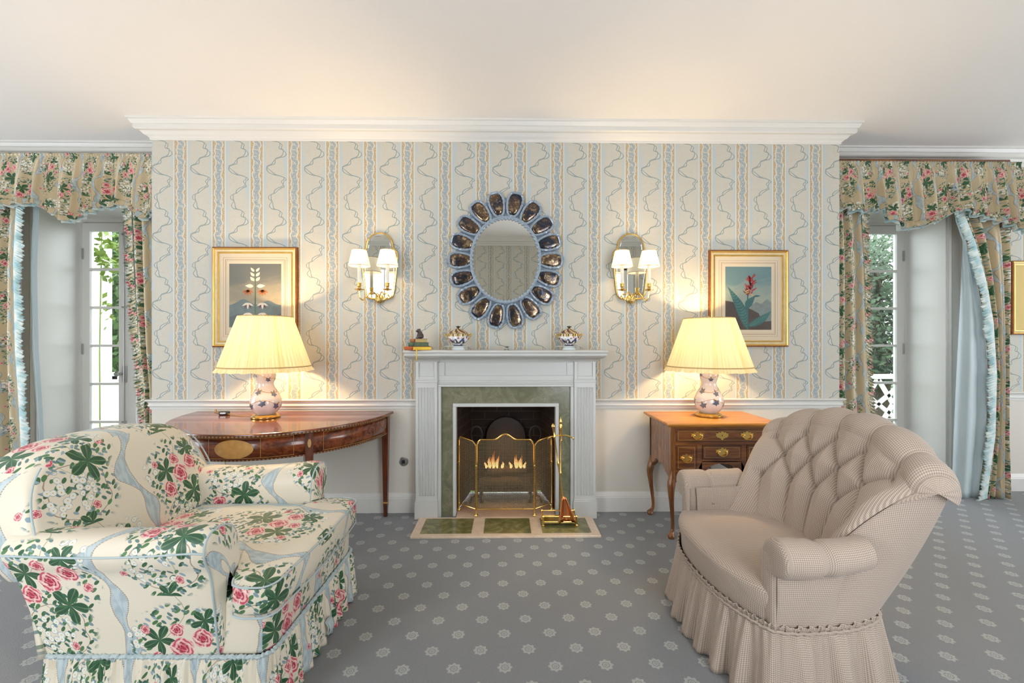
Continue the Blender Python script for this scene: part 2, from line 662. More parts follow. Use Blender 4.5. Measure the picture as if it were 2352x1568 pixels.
def chintz_mat(name='floral_chintz', W=0.43, H=0.50, base=(0.78, 0.70, 0.56), off=(0, 0), sc=1.0):
    """glazed cotton printed with roses, leaves, white blossom and blue ribbon"""
    g = G(name, 0.42, spec=0.4)
    U, V, _ = g.xyz(g.coord('UV'))
    if sc != 1.0:
        U = U * sc; V = V * sc
    nz = g.noise(g.vec(U, V, 0.0), 14.0, 2.0, out=1)
    n1, n2, n3 = g.xyz(nz)
    U = U + (n1 - 0.5) * 0.016 + off[0]
    V = V + (n2 - 0.5) * 0.016 + off[1]
    fu = U / W
    cu = g.floor(fu)
    x = (fu - cu - 0.5) * W
    y = (g.fract(V / H + g.fract(cu * 0.5) * 1.0) - 0.5) * H
    PV = g.vec(U, V, 0.0)

    def near(pts):
        """coords relative to the nearest centre and size"""
        bx = by = bd = bs = None
        for cx_, cy_, s_ in pts:
            dx = (x - cx_) / s_; dy = (y - cy_) / s_
            d = dx * dx + dy * dy
            if bx is None:
                bx, by, bd = dx, dy, d
            else:
                k = d < bd
                bx = g.mixf(k, bx, dx); by = g.mixf(k, by, dy); bd = g.min(bd, d)
        return bx, by, g.sqrt(bd)

    col = g.mix(0.0, base, base)
    # blue ribbon wandering down the cloth (in the gap between clusters)
    yy = y * (2 * pi / H)
    yr_ = V * (2 * pi / H)
    rc = g.sin(yr_) * 0.042 + g.sin(yr_ * 2.0 + 0.8) * 0.020 + W * 0.5
    xr = g.m('WRAP', x, 0.0, W)
    d = xr - rc
    wd = g.sin(yr_ * 3.0 - 0.4) * 0.011 + 0.0205
    inside = g.step(g.abs(d) - wd, 0.001, -0.001)
    shade = g.step(g.noise(g.vec(U * 3.0, V, 0.0), 22.0, 2.0), 0.4, 0.6)
    col = g.mix(inside * 0.85, col, g.mix(shade, (0.33, 0.44, 0.50), (0.48, 0.58, 0.61)))
    dots = g.step(g.sin(V * 900.0), -0.4, 0.2)
    edge = g.step(g.abs(g.abs(d) - wd - 0.002), 0.0028, 0.0014) * (dots * 0.6 + 0.4)
    col = g.mix(edge * 0.8, col, (0.20, 0.13, 0.12))
    # twigs
    tw = g.abs(g.length(x + 0.02, y + 0.13) - 0.105 - g.sin(yy * 5.0) * 0.006)
    col = g.mix(g.step(tw, 0.0024, 0.0012) * 0.75, col, (0.26, 0.14, 0.08))
    tw2 = g.abs(x + g.sin(yy * 1.5 + 1.0) * 0.05 + 0.03)
    col = g.mix(g.step(tw2, 0.0022, 0.001) * 0.6, col, (0.20, 0.22, 0.10))
    # regions where sprays grow
    regA = g.step(g.length(x * 0.9, (y + 0.11) * 0.75), 0.125, 0.095)
    regB = g.step(g.abs(tw), 0.035, 0.02)
    regC = g.step(g.abs(g.length(x * 0.9, y - 0.06) - 0.125), 0.045, 0.03)
    reg = g.max(regA, g.max(regB, regC))
    # small leaves: anisotropic cells in two directions
    for ang, sc_, cc, cd, th in ((0.7, 48.0, (0.025, 0.10, 0.045), (0.10, 0.23, 0.08), 0.34), (-0.6, 52.0, (0.03, 0.12, 0.07), (0.30, 0.40, 0.46), 0.31)):
        ca, sa = cos(ang), sin(ang)
        vv = g.vec((U * ca + V * sa) * 0.5, (V * ca - U * sa) * 1.05, 0.0)
        vd, vc, vp = g.voro(vv, sc_, 0.9, out='all', dims='2D')
        r1, r2, r3 = g.xyz(vc)
        leaf = g.step(vd, th, th - 0.07) * (r1 > 0.25) * reg
        col = g.mix(leaf, col, g.mix(r2, cc, cd))
    # white blossom heads
    vd, vc, vp = g.voro(PV, 40.0, 0.8, out='all', dims='2D')
    r1, r2, r3 = g.xyz(vc)
    sel = (r1 > 0.45) * g.max(g.step(g.length(x + 0.05, y + 0.13), 0.09, 0.08), g.max(g.step(g.length(x - 0.11, y - 0.17), 0.06, 0.05), g.step(g.length(x + 0.15, y - 0.10), 0.05, 0.04)))
    col = g.mix(g.step(vd, 0.50, 0.45) * sel, col, (0.30, 0.36, 0.30))
    col = g.mix(g.step(vd, 0.44, 0.40) * sel, col, g.mix(g.step(vd, 0.05, 0.40), (0.88, 0.84, 0.70), (0.80, 0.80, 0.76)))
    col = g.mix(g.step(vd, 0.11, 0.07) * sel, col, (0.60, 0.45, 0.15))
    # big five-lobed leaves
    lx, ly, lr = near([(0.045, -0.035, 1.0), (-0.075, 0.085, 0.85), (0.085, 0.155, 0.7), (-0.02, -0.245, 0.6)])
    th = g.atan2(ly, lx)
    lobe = g.abs(g.cos(th * 2.5 + 0.5))
    lob = g.m('POWER', lobe, 0.75) * 0.072
    lm = g.step(lr - lob, 0.001, -0.002)
    vein = g.step(g.abs(g.sin(th * 2.5 + 0.5)), 0.05, 0.12)
    rib = g.step(g.abs(g.sin(lr * 420.0 + lobe * 14.0)), 0.1, 0.5)
    lc = g.mix(g.noise(PV, 30.0, 2.0), (0.016, 0.085, 0.034), (0.085, 0.235, 0.085))
    lc = g.mix(rib * 0.35, lc, (0.01, 0.05, 0.03))
    lc = g.mix(1.0 - vein, lc, (0.28, 0.42, 0.20))
    half = g.step(g.sin(th * 5.0 + 1.0 + lr * 30.0), -0.15, 0.15)
    lc = g.mix(half * 0.55, lc, (0.010, 0.055, 0.030))
    lc = g.mix(g.step(lr - lob, -0.005, -0.001) * 0.5, lc, (0.22, 0.36, 0.16))
    col = g.mix(lm, col, lc)
    # roses
    rx, ry, rr = near([(0.0, 0.055, 1.0), (-0.085, 0.005, 0.86), (0.075, 0.09, 0.88), (-0.01, 0.125, 0.62), (0.13, 0.03, 0.45), (-0.12, 0.125, 0.4), (0.02, -0.19, 0.4), (-0.16, -0.16, 0.33)])
    th = g.atan2(ry, rx)
    lim = g.abs(g.sin(th * 2.5 + 0.6)) * 0.006 + 0.036
    rm = g.step(rr - lim, 0.0012, -0.0008)
    pn = g.noise(g.vec(rx, ry, 0.0), 38.0, 3.0, 0.6, dist=1.2)
    rad = rr * 430.0 + g.sin(th * 2.5) * 1.4 + g.sin(th * 5.0 + rr * 90.0) * 0.8 + pn * 7.0
    sp = g.sin(rad)
    deep = g.mix(g.step(rr, 0.010, 0.034), (0.32, 0.008, 0.03), (0.58, 0.08, 0.12))
    lite = g.mix(g.step(rr, 0.004, 0.026), (0.62, 0.07, 0.12), (0.84, 0.47, 0.44))
    roc = g.mix(g.step(sp, -0.7, 0.55), deep, lite)
    roc = g.mix(g.step(g.sin(th * 4.0 + rr * 160.0 + pn * 5.0), 0.55, 0.95) * g.step(rr, 0.012, 0.022) * 0.75, roc, (0.90, 0.68, 0.62))
    roc = g.mix(g.step(pn, 0.60, 0.70) * g.step(rr, 0.012, 0.03) * 0.7, roc, (0.88, 0.76, 0.70))
    col = g.mix(rm, col, roc)
    g.color(col)
    wr = g.noise(g.vec(U, V, 0.0), 9.0, 3.0, dist=0.8)
    g.bump(wr, 0.12, 0.02)
    g.set('Sheen Weight', 0.1)
    g.set('Coat Weight', 0.08); g.set('Coat Roughness', 0.35)
    return g.mat


M['chintz'] = chintz_mat()
M['chintz_curtain'] = chintz_mat('floral_curtain', base=(0.58, 0.47, 0.30), off=(0.13, 0.21), sc=1.45)


def gingham_mat():
    g = G('seersucker_gingham', 0.85, spec=0.2)
    U, V, _ = g.xyz(g.coord('UV'))
    P = 0.0068
    a = g.step(g.sin(U * (2 * pi / P)), -0.45, 0.45)
    b = g.step(g.sin(V * (2 * pi / P)), -0.45, 0.45)
    k = (a + b) * 0.5
    n = g.noise(g.vec(U, V, 0.0), 10.0, 2.0)
    g.color(g.mix(k, g.mix(n, (0.60, 0.48, 0.39), (0.55, 0.44, 0.36)), (0.275, 0.22, 0.18)))
    g.bump(a * 0.6 + b * 0.4, 0.25, 0.003)
    g.set('Sheen Weight', 0.15)
    return g.mat


M['gingham'] = gingham_mat()
M['piping'] = plain('pale_blue_piping', (0.46, 0.54, 0.55), 0.6)
M['blue_lining'] = plain('pale_blue_lining', (0.52, 0.60, 0.62), 0.6, var=0.05, vs=3)


def aqua_frill():
    g = G('aqua_frill', 0.6)
    n = g.noise(g.coord('Object'), 14.0, 3.0)
    g.color(g.mix(g.step(n, 0.35, 0.65), (0.40, 0.58, 0.60), (0.76, 0.80, 0.76)))
    return g.mat


M['frill'] = aqua_frill()


def marble_mat(name, c1, c2, c3, sc=1.0, rough=0.2):
    g = G(name, rough)
    c = g.coord('Object')
    a = g.noise(c, 7.0 * sc, 6.0, 0.65, dist=1.5)
    b = g.noise(c, 26.0 * sc, 4.0, 0.6, dist=2.5)
    col = g.mix(g.step(a, 0.35, 0.65), c1, c2)
    col = g.mix(g.step(g.abs(b - 0.5), 0.03, 0.0) * g.step(a, 0.45, 0.62) * 0.8, col, c3)
    sp = g.voro(c, 60.0 * sc)
    col = g.mix(g.step(sp, 0.16, 0.05) * 0.6, col, (0.05, 0.05, 0.03))
    g.color(col)
    return g.mat


M['green_marble'] = marble_mat('green_marble', (0.15, 0.15, 0.09), (0.215, 0.21, 0.135), (0.36, 0.33, 0.24))
M['hearth_marble'] = marble_mat('hearth_green_marble', (0.12, 0.12, 0.045), (0.22, 0.205, 0.08), (0.45, 0.36, 0.18), rough=0.15)
M['peach_marble'] = marble_mat('peach_marble', (0.68, 0.52, 0.38), (0.78, 0.63, 0.48), (0.60, 0.40, 0.25))


def brick_mat():
    g = G('sooty_brick', 0.9)
    x, y, z = g.xyz(g.pos())
    n = g.N.new('ShaderNodeTexBrick')
    g.put(n.inputs['Vector'], g.vec(x + y, z, 0.0))
    n.inputs['Scale'].default_value = 1.0
    n.inputs['Brick Width'].default_value = 0.21
    n.inputs['Row Height'].default_value = 0.07
    n.inputs['Mortar Size'].default_value = 0.004
    n.inputs['Color1'].default_value = (0.014, 0.008, 0.007, 1)
    n.inputs['Color2'].default_value = (0.024, 0.010, 0.008, 1)
    n.inputs['Mortar'].default_value = (0.05, 0.04, 0.034, 1)
    soot = g.noise(g.pos(), 5.0, 3.0)
    g.color(g.mix(g.step(soot, 0.35, 0.7) * 0.5, E(g, n.outputs[0]), (0.012, 0.010, 0.010)))
    return g.mat


M['brick'] = brick_mat()


def shade_mat(name, rgb, emit, strength, tf=0.4, thick=None):
    """pleated cloth: denser where gathers overlap; the dimmer, yellower light there is painted in"""
    g = G(name, 0.8, spec=0.1)
    if thick is None:
        col, ecol = (*rgb, 1), (*emit, 1)
    else:
        x, y, z = g.xyz(g.coord('Object'))
        th = g.atan2(y, x)
        n = g.noise(g.vec(th * 1.0, 0.0, 0.0), 26.0, 3.0, 0.7)
        big = g.noise(g.vec(th * 1.0, 5.0, 0.0), 2.2, 1.0)
        k = g.step(n, 0.38, 0.62) * 0.55 + g.step(big, 0.50, 0.70) * 0.45
        col = g.mix(k, rgb, thick[0]); ecol = g.mix(k, emit, thick[1])  # dimmer glow of the folds put into colour and emission by angle
    tr = g.N.new('ShaderNodeBsdfTranslucent'); g.put(tr.inputs[0], col)
    df = g.N.new('ShaderNodeBsdfDiffuse'); g.put(df.inputs[0], col)
    mx = g.N.new('ShaderNodeMixShader'); mx.inputs[0].default_value = tf
    g.L.new(df.outputs[0], mx.inputs[1]); g.L.new(tr.outputs[0], mx.inputs[2])
    em = g.N.new('ShaderNodeEmission'); g.put(em.inputs[0], ecol); em.inputs[1].default_value = strength
    ad = g.N.new('ShaderNodeAddShader')
    g.L.new(mx.outputs[0], ad.inputs[0]); g.L.new(em.outputs[0], ad.inputs[1])
    g.L.new(ad.outputs[0], g.out.inputs[0])
    return g.mat


M['silk_shade'] = shade_mat('pleated_silk_shade', (0.84, 0.75, 0.48), (1.0, 0.76, 0.34), 0.13, 0.10, ((0.70, 0.48, 0.17), (0.95, 0.55, 0.14)))
M['white_shade'] = shade_mat('white_pleated_shade', (0.86, 0.82, 0.70), (1.0, 0.90, 0.70), 0.42, 0.09)
M['shade_trim'] = plain('shade_braid', (0.55, 0.38, 0.16), 0.8)


def emis(name, rgb, s):
    g = G(name)
    em = g.N.new('ShaderNodeEmission'); em.inputs[0].default_value = (*rgb, 1); em.inputs[1].default_value = s
    g.L.new(em.outputs[0], g.out.inputs[0])
    return g.mat


M['bulb'] = emis('lit_bulb', (1.0, 0.80, 0.50), 12.0)


def flame_mat():
    g = G('flame')
    x, y, z = g.xyz(g.coord('Object'))
    n = g.noise(g.coord('Object'), 18.0, 3.0)
    t = g.step(z + (n - 0.5) * 0.05, 0.13, 0.0)
    em = g.N.new('ShaderNodeEmission')
    g.put(em.inputs[0], g.mix(t, (1.0, 0.22, 0.03), (1.0, 0.62, 0.22)))
    g.put(em.inputs[1], t * 2.2 + 0.4)
    tp = g.N.new('ShaderNodeBsdfTransparent')
    mx = g.N.new('ShaderNodeMixShader')
    g.put(mx.inputs[0], g.step(n + t * 0.35, 0.42, 0.7))
    g.L.new(tp.outputs[0], mx.inputs[1]); g.L.new(em.outputs[0], mx.inputs[2])
    g.L.new(mx.outputs[0], g.out.inputs[0])
    return g.mat


M['flame'] = flame_mat()


def pane_mat():
    g = G('window_glass')
    tp = g.N.new('ShaderNodeBsdfTransparent'); tp.inputs[0].default_value = (0.96, 0.98, 0.97, 1)
    gl = g.N.new('ShaderNodeBsdfGlossy'); gl.inputs['Roughness'].default_value = 0.02
    fr = g.N.new('ShaderNodeFresnel'); fr.inputs[0].default_value = 1.3
    mx = g.N.new('ShaderNodeMixShader')
    g.L.new(fr.outputs[0], mx.inputs[0]); g.L.new(tp.outputs[0], mx.inputs[1]); g.L.new(gl.outputs[0], mx.inputs[2])
    g.L.new(mx.outputs[0], g.out.inputs[0])
    return g.mat


M['pane'] = pane_mat()


def glazing_mat():
    g = G('picture_glazing')
    tp = g.N.new('ShaderNodeBsdfTransparent')
    gl = g.N.new('ShaderNodeBsdfGlossy'); gl.inputs['Roughness'].default_value = 0.03
    mx = g.N.new('ShaderNodeMixShader'); mx.inputs[0].default_value = 0.02
    g.L.new(tp.outputs[0], mx.inputs[1]); g.L.new(gl.outputs[0], mx.inputs[2])
    g.L.new(mx.outputs[0], g.out.inputs[0])
    return g.mat


M['glazing'] = glazing_mat()
M['mirror'] = plain('mirror_glass', (0.86, 0.87, 0.83), 0.015, 1.0, var=0.0)
M['gilt'] = plain('gilt_wood', (0.78, 0.50, 0.13), 0.33, 0.85, var=0.25, vs=18, bump=0.25, bs=90)
M['gilt_pale'] = plain('pale_gilt', (0.70, 0.55, 0.32), 0.45, 0.35, var=0.2, vs=24)
M['gilt_edge'] = plain('worn_red_gilt', (0.30, 0.10, 0.03), 0.5, 0.4, var=0.5, vs=40)
M['mount'] = plain('cream_mount', (0.70, 0.59, 0.43), 0.8, var=0.02)
M['candle'] = plain('ivory_candle_tube', (0.83, 0.79, 0.68), 0.5)
M['porcelain'] = plain('pink_white_porcelain', (0.80, 0.70, 0.64), 0.12, coat=0.6, var=0.03)
M['ivy_blue'] = plain('slate_blue_glaze', (0.10, 0.125, 0.19), 0.3, coat=0.5, var=0.3, vs=50)
M['gold_line'] = plain('gold_glaze', (0.55, 0.33, 0.08), 0.3, 0.5)
M['leaf_green'] = plain('leaf_green', (0.045, 0.095, 0.018), 0.6, var=0.5, vs=12)
M['leaf_dark'] = plain('leaf_dark', (0.022, 0.052, 0.015), 0.6, var=0.5, vs=12)
M['leaf_bright'] = plain('leaf_bright', (0.13, 0.20, 0.012), 0.5, var=0.4, vs=12)
M['bark'] = plain('bark', (0.08, 0.06, 0.04), 0.9)
M['grass'] = plain('lawn', (0.05, 0.10, 0.02), 0.9, var=0.3, vs=3)
M['deck'] = plain('deck_grey', (0.20, 0.21, 0.225), 0.7)
M['stone'] = plain('threshold_stone', (0.55, 0.53, 0.50), 0.6)
# ---------------------------------------------------------------- the room
YW = 3.333     # chimney breast face
YR = 3.74      # recessed wall face
YD = 4.13      # door plane
XL, XR = -5.6, 6.2
ZC = 2.955
BX0, BX1 = -2.68, 2.58
DL0, DL1 = -3.98, -3.12      # left door opening
DR0, DR1 = 2.98, 3.84        # right door opening
DZ = 2.46


def struct(mb, name, mat, **k):
    o = mb.build(name, mat, smooth=k.pop('smooth', False), **k)
    o['kind'] = 'structure'
    return o


m = MB(); m.box(XL - 0.2, XR + 0.2, YF - 0.2, YR + 0.02, -0.1, 0.0)
m.box(DL0, DL1, YR + 0.02, YD + 0.1, -0.1, 0.0)
m.box(DR0, DR1, YR + 0.02, YD + 0.1, -0.1, 0.0)
struct(m, 'floor', M['carpet'])
m = MB(); m.box(XL - 0.2, XR + 0.2, YF - 0.2, YD + 0.2, ZC, ZC + 0.12)
struct(m, 'ceiling', M['ceiling'])

# recessed back wall with two deep door openings
m = MB()
for a, b in ((XL, DL0), (DL1, BX0 + 0.05), (BX1 - 0.05, DR0), (DR1, XR)):
    m.box(a, b, YR, YD + 0.12, 0, ZC)
for a, b in ((DL0, DL1), (DR0, DR1)):
    m.box(a, b, YR, YD + 0.12, DZ, ZC)
struct(m, 'wall_back', M['wallpaper'])
# white painted lining of the reveals
m = MB()
for a, b in ((DL0, DL1), (DR0, DR1)):
    m.box(a - 0.001, a + 0.014, YR - 0.005, YD, 0, DZ)
    m.box(b - 0.014, b + 0.001, YR - 0.005, YD, 0, DZ)
    m.box(a, b, YR - 0.005, YD, DZ - 0.014, DZ + 0.001)
struct(m, 'trim_1', M['white_paint'])

# chimney breast with the fire opening
FO = 0.50    # half width hidden by the marble
m = MB()
m.box(BX0, -FO, YW, YR + 0.05, 0, ZC)
m.box(FO, BX1, YW, YR + 0.05, 0, ZC)
m.box(-FO, FO, YW, YR + 0.05, 0.93, ZC)
struct(m, 'wall_chimney', M['wallpaper'])
# end walls and the wall behind the camera (windows assumed; end-wall ones added for light)
def end_wall(x0, x1, name):
    m = MB()
    y0, y1, z0, z1 = 0.75, 2.65, 0.55, 2.45
    m.box(x0, x1, YF - 0.2, y0, 0, ZC); m.box(x0, x1, y1, YD + 0.2, 0, ZC)
    m.box(x0, x1, y0, y1, 0, z0); m.box(x0, x1, y0, y1, z1, ZC)
    struct(m, name, M['wallpaper'])
end_wall(XL - 0.12, XL, 'wall_left')
end_wall(XR, XR + 0.12, 'wall_right')
WIN = [(-2.75, -1.55), (0.75, 1.95)]
m = MB()
xs = XL
for a, b in WIN:
    m.box(xs, a, YF - 0.15, YF, 0, ZC)
    m.box(a, b, YF - 0.15, YF, 0, 0.40); m.box(a, b, YF - 0.15, YF, 2.5, ZC)
    xs = b
m.box(xs, XR, YF - 0.15, YF, 0, ZC)
struct(m, 'wall_front', M['wallpaper'])
for i, (a, b) in enumerate(WIN):
    m = MB()
    for q in (a, b - 0.05): m.box(q, q + 0.05, YF - 0.10, YF - 0.05, 0.40, 2.5)
    for q in (0.40, 1.42, 2.45): m.box(a, b, YF - 0.10, YF - 0.05, q, q + 0.05)
    for k in (1, 2): m.box(a + (b - a) * k / 3 - 0.012, a + (b - a) * k / 3 + 0.012, YF - 0.09, YF - 0.06, 0.4, 2.5)
    # casing
    m.box(a - 0.09, a, YF, YF + 0.02, 0.3, 2.6); m.box(b, b + 0.09, YF, YF + 0.02, 0.3, 2.6)
    m.box(a - 0.09, b + 0.09, YF, YF + 0.02, 2.5, 2.6); m.box(a - 0.09, b + 0.09, YF, YF + 0.03, 0.3, 0.40)
    struct(m, 'window_%d' % (i + 1), M['white_paint'])  # window assumed in the wall behind the camera

# crown moulding
crown = [(0.0, 2.955), (0.109, 2.955), (0.108, 2.940), (0.098, 2.938), (0.090, 2.920), (0.085, 2.912), (0.078, 2.910), (0.078, 2.884), (0.074, 2.880), (0.068, 2.876),
         (0.052, 2.874), (0.044, 2.868), (0.038, 2.858), (0.032, 2.852), (0.022, 2.848), (0.014, 2.840), (0.010, 2.836), (0.010, 2.826), (0.006, 2.822), (0.0, 2.822)]
m = MB()
m.sweep([(XL, YF), (XL, YR), (BX0, YR), (BX0, YW), (BX1, YW), (BX1, YR), (XR, YR), (XR, YF), (XL + 0.001, YF)], crown)
struct(m, 'trim_2', M['white_paint'], smooth=True, ang=25)

# chair rail
rail = [(0.0, 0.862), (0.028, 0.862), (0.032, 0.857), (0.030, 0.851), (0.022, 0.846), (0.016, 0.838), (0.014, 0.826), (0.018, 0.820), (0.018, 0.812), (0.010, 0.806),
        (0.007, 0.795), (0.007, 0.788), (0.0, 0.786)]
base = [(0.0, 0.0), (0.020, 0.0), (0.020, 0.108), (0.017, 0.114), (0.017, 0.120), (0.012, 0.130), (0.010, 0.140), (0.006, 0.146), (0.0, 0.148)]
CAS = 0.14
segs = [[(XL, YR), (DL0 - CAS, YR)], [(DL1 + CAS, YR), (BX0, YR), (BX0, YW), (-0.665, YW)], [(0.665, YW), (BX1, YW), (BX1, YR), (DR0 - CAS, YR)], [(DR1 + CAS, YR), (XR, YR)]]
for i, sgm in enumerate(segs):
    m = MB(); m.sweep(sgm, rail); struct(m, 'trim_%d' % (3 + i), M['white_paint'], smooth=True, ang=25)
names = ['baseboard_left', 'baseboard_chimney_left', 'baseboard_chimney_right', 'baseboard_right']
for nme, sgm in zip(names, segs):
    m = MB(); m.sweep(sgm, base); struct(m, nme, M['white_paint'], smooth=True, ang=25)

# door casings (mouldings on the recessed wall)
casp = [(0.0, 0.0), (0.022, 0.0), (0.030, 0.012), (0.022, 0.026), (0.018, 0.034), (0.018, 0.095), (0.026, 0.104), (0.034, 0.120), (0.034, 0.136), (0.0, 0.14)]


def casing(x0, x1, name):
    m = MB()
    rows = []
    for (x, z, dx, dz) in ((x0, 0.0, -1, 0), (x0, DZ, -1, 1), (x1, DZ, 1, 1), (x1, 0.0, 1, 0)):
        rows.append([(x + dx * w, YR - h, z + dz * w) for h, w in casp])
    m.grid(rows, closed_v=True, flip=True)
    # plinth blocks
    for xe in (x0 - 0.145, x1 - 0.005):
        m.box(xe, xe + 0.15, YR - 0.042, YR, 0, 0.17)
    struct(m, name, M['white_paint'], smooth=True, ang=25)


casing(DL0, DL1, 'trim_7')
casing(DR0, DR1, 'trim_8')

# ---------------------------------------------------------------- french doors
ZM = [0.19, 0.545, 0.902, 1.260, 1.618, 1.977, 2.335]


def door(idx, hinge, direction, other):
    root = bpy.data.objects.new('door_%d' % idx, None); COL.objects.link(root)
    root.location = (hinge, YD, 0); root['kind'] = 'structure'
    W = 0.43
    fr = MB()
    # frame against the reveal
    fr.box(-0.02, 0.016, -0.02, 0.10, 0, DZ) if direction > 0 else fr.box(-0.016, 0.02, -0.02, 0.10, 0, DZ)
    fr.box(min(0, direction * 2 * W), max(0, direction * 2 * W), -0.02, 0.10, 2.415, DZ)
    fr.build('door_frame', M['white_paint'], root, smooth=False)
    for leaf in (0, 1):
        def X(a): return direction * (a if leaf == 0 else 2 * W - a)
        lf = MB()
        def bx(a, b, y0, y1, z0, z1):
            p, q = sorted((X(a), X(b))); lf.box(p, q, y0, y1, z0, z1)
        bx(0.012, 0.082, -0.0, 0.045, 0.01, 2.41)
        bx(W - 0.078, W, -0.0, 0.045, 0.01, 2.41)
        bx(0.08, W - 0.07, -0.0, 0.045, ZM[-1], 2.41)
        bx(0.08, W - 0.07, -0.0, 0.045, 0.01, ZM[0])
        for z in ZM[1:-1]: bx(0.08, W - 0.07, 0.004, 0.038, z - 0.011, z + 0.011)
        L = lf.build('door_leaf', M['white_paint'], root, smooth=False, bevel=0.003)
        gl = MB(); p, q = sorted((X(0.075), X(W - 0.07)))
        gl.box(p, q, 0.020, 0.023, ZM[0] - 0.005, ZM[-1] + 0.005)
        gl.build('glass_pane', M['pane'], L, smooth=False)
        for hz in (0.35, 1.23, 2.12):
            if leaf == 1: continue
            h = MB()
            p, q = sorted((X(-0.002), X(0.03)))
            h.box(p, q, -0.008, 0.0, hz - 0.05, hz + 0.05)
            h.tube([(X(0.006), -0.012, hz - 0.055), (X(0.006), -0.012, hz + 0.055)], 0.009, 8)
            h.build('hinge', M['steel'], root)
        if leaf == 0:
            r = MB()
            xx = X(W - 0.016)
            r.tube([(xx, -0.018, 0.03), (xx, -0.018, 2.39)], 0.0055, 8)
            for z in (0.10, 0.55, 1.62, 2.30): r.box(xx - 0.014, xx + 0.014, -0.026, 0, z - 0.008, z + 0.008)
            r.build('bolt_rod', M['steel'], root)
            h = MB()
            h.box(xx - 0.018, xx + 0.018, -0.014, 0, 0.92, 1.07)
            h.lathe([(0.0, 0), (0.012, 0.0), (0.010, 0.02), (0.008, 0.03), (0.020, 0.045), (0.024, 0.055), (0.018, 0.066), (0, 0.068)], (xx - direction * 0.02, -0.014, 1.0), 14, axis='y')
            h.build('door_handle', M['steel'] if idx == 1 else M['old_brass'], root)
    return root


door(1, DL0, 1, None)
door(2, DR1, -1, None)

# ---------------------------------------------------------------- outside
m = MB(); m.box(-14, 14, YD + 0.1, 30, -0.3, -0.12)
g_ = m.build('lawn', M['grass'], smooth=False); g_['kind'] = 'structure'
m = MB()
m.box(-6, 6, YD + 0.1, 6.1, -0.12, -0.03)
g_ = m.build('terrace', M['deck'], smooth=False); g_['kind'] = 'structure'


def railing(x0, x1, y, label):
    root = thing('terrace_railing', label, 'railing', ((x0 + x1) / 2, y, -0.03))
    h = 0.88
    w = (x1 - x0) / 2
    r = MB(); r.box(-w, w, -0.05, 0.05, h - 0.06, h); r.build('handrail', M['white_paint'], root, bevel=0.008)
    r = MB(); r.box(-w, w, -0.03, 0.03, 0.08, 0.13); r.build('bottom_rail', M['white_paint'], root)
    n = max(1, round(2 * w / 0.9))
    for k in range(n + 1):
        x = -w + 2 * w * k / n
        r = MB(); r.box(x - 0.05, x + 0.05, -0.05, 0.05, 0, h + 0.04); r.build('post', M['white_paint'], root, bevel=0.006)
    r = MB()
    for k in range(n):
        a = -w + 2 * w * k / n; b = -w + 2 * w * (k + 1) / n
        for (xa, za, xb, zb) in ((a, .13, b, h - .06), (a, h - .06, b, .13), (a, .13, (a + b) / 2, h - .06), (b, .13, (a + b) / 2, h - .06), (a, h - .06, (a + b) / 2, .13), (b, h - .06, (a + b) / 2, .13)):
            L = hypot(xb - xa, zb - za)
            ang = atan2(zb - za, xb - xa)
            r.obox(((xa + xb) / 2, 0, (za + zb) / 2), L, 0.035, 0.045, Matrix.Rotation(-ang, 3, 'Y'))
    r.build('lattice', M['white_paint'], root, smooth=False)
    return root


railing(-7.2, -3.2, 5.9, 'white lattice terrace railing outside the left glazed door')
railing(3.0, 7.2, 5.9, 'white lattice terrace railing outside the right glazed door')
for xx, lab in ((-4.56, 'white square porch post outside the left glazed door'), (4.66, 'white square porch post outside the right glazed door')):
    m = MB(); m.box(-0.075, 0.075, -0.075, 0.075, 0, 3.2); m.box(-0.095, 0.095, -0.095, 0.095, 0, 0.2)
    o = m.build('porch_post', M['white_paint'], bevel=0.006, loc=(xx, 4.95, -0.03)); tag(o, lab, 'post')


def leaf_cloud(m, c, rad, n, size, rng, mi=0):
    vs = []; fs = []
    for k in range(n):
        while True:
            p = np.array([rng.uniform(-1, 1) for _ in range(3)])
            if 0.3 < np.linalg.norm(p) <= 1: break
        p = np.array(c) + p * np.array(rad)
        a = Vector((rng.uniform(-1, 1), rng.uniform(-1, 1), rng.uniform(-1, 1))).normalized()
        b = a.orthogonal().normalized()
        s = size * rng.uniform(0.6, 1.3)
        i = len(vs)
        P = Vector(p)
        vs += [P - a * s, P + b * s * 0.5, P + a * s, P - b * s * 0.5]
        fs.append((i, i + 1, i + 2, i + 3))
    m.add(vs, fs, mi=mi)


def tree(x, y, h, rad, mat, label, seed, n=9900):
    rng = random.Random(seed)
    root = thing('garden_tree', label, 'tree', (x, y, -0.12))
    t = MB()
    t.tube(smooth_path([(0, 0, 0), (0.05, 0.02, h * 0.3), (-0.03, 0.05, h * 0.6), (0.02, 0, h * 0.85)], 4), [0.13 - 0.008 * i for i in range(13)], 8)
    for k in range(5):
        a = k * 1.3; z = h * (0.35 + 0.1 * k)
        t.tube([(0, 0, z), (cos(a) * rad * .3, sin(a) * rad * .3, z + .25), (cos(a) * rad * .65, sin(a) * rad * .65, z + .45)], [0.05, .03, .015], 6)
    t.build('trunk', M['bark'], root)
    c = MB()
    for k in range(9):
        a = k * 2.4
        leaf_cloud(c, (cos(a) * rad * .45, sin(a) * rad * .45, h * (.18 + .09 * k)), (rad * .6, rad * .6, h * .16), n // 9, 0.060, rng)
    o = c.build('foliage', mat, root, smooth=False)
    return root


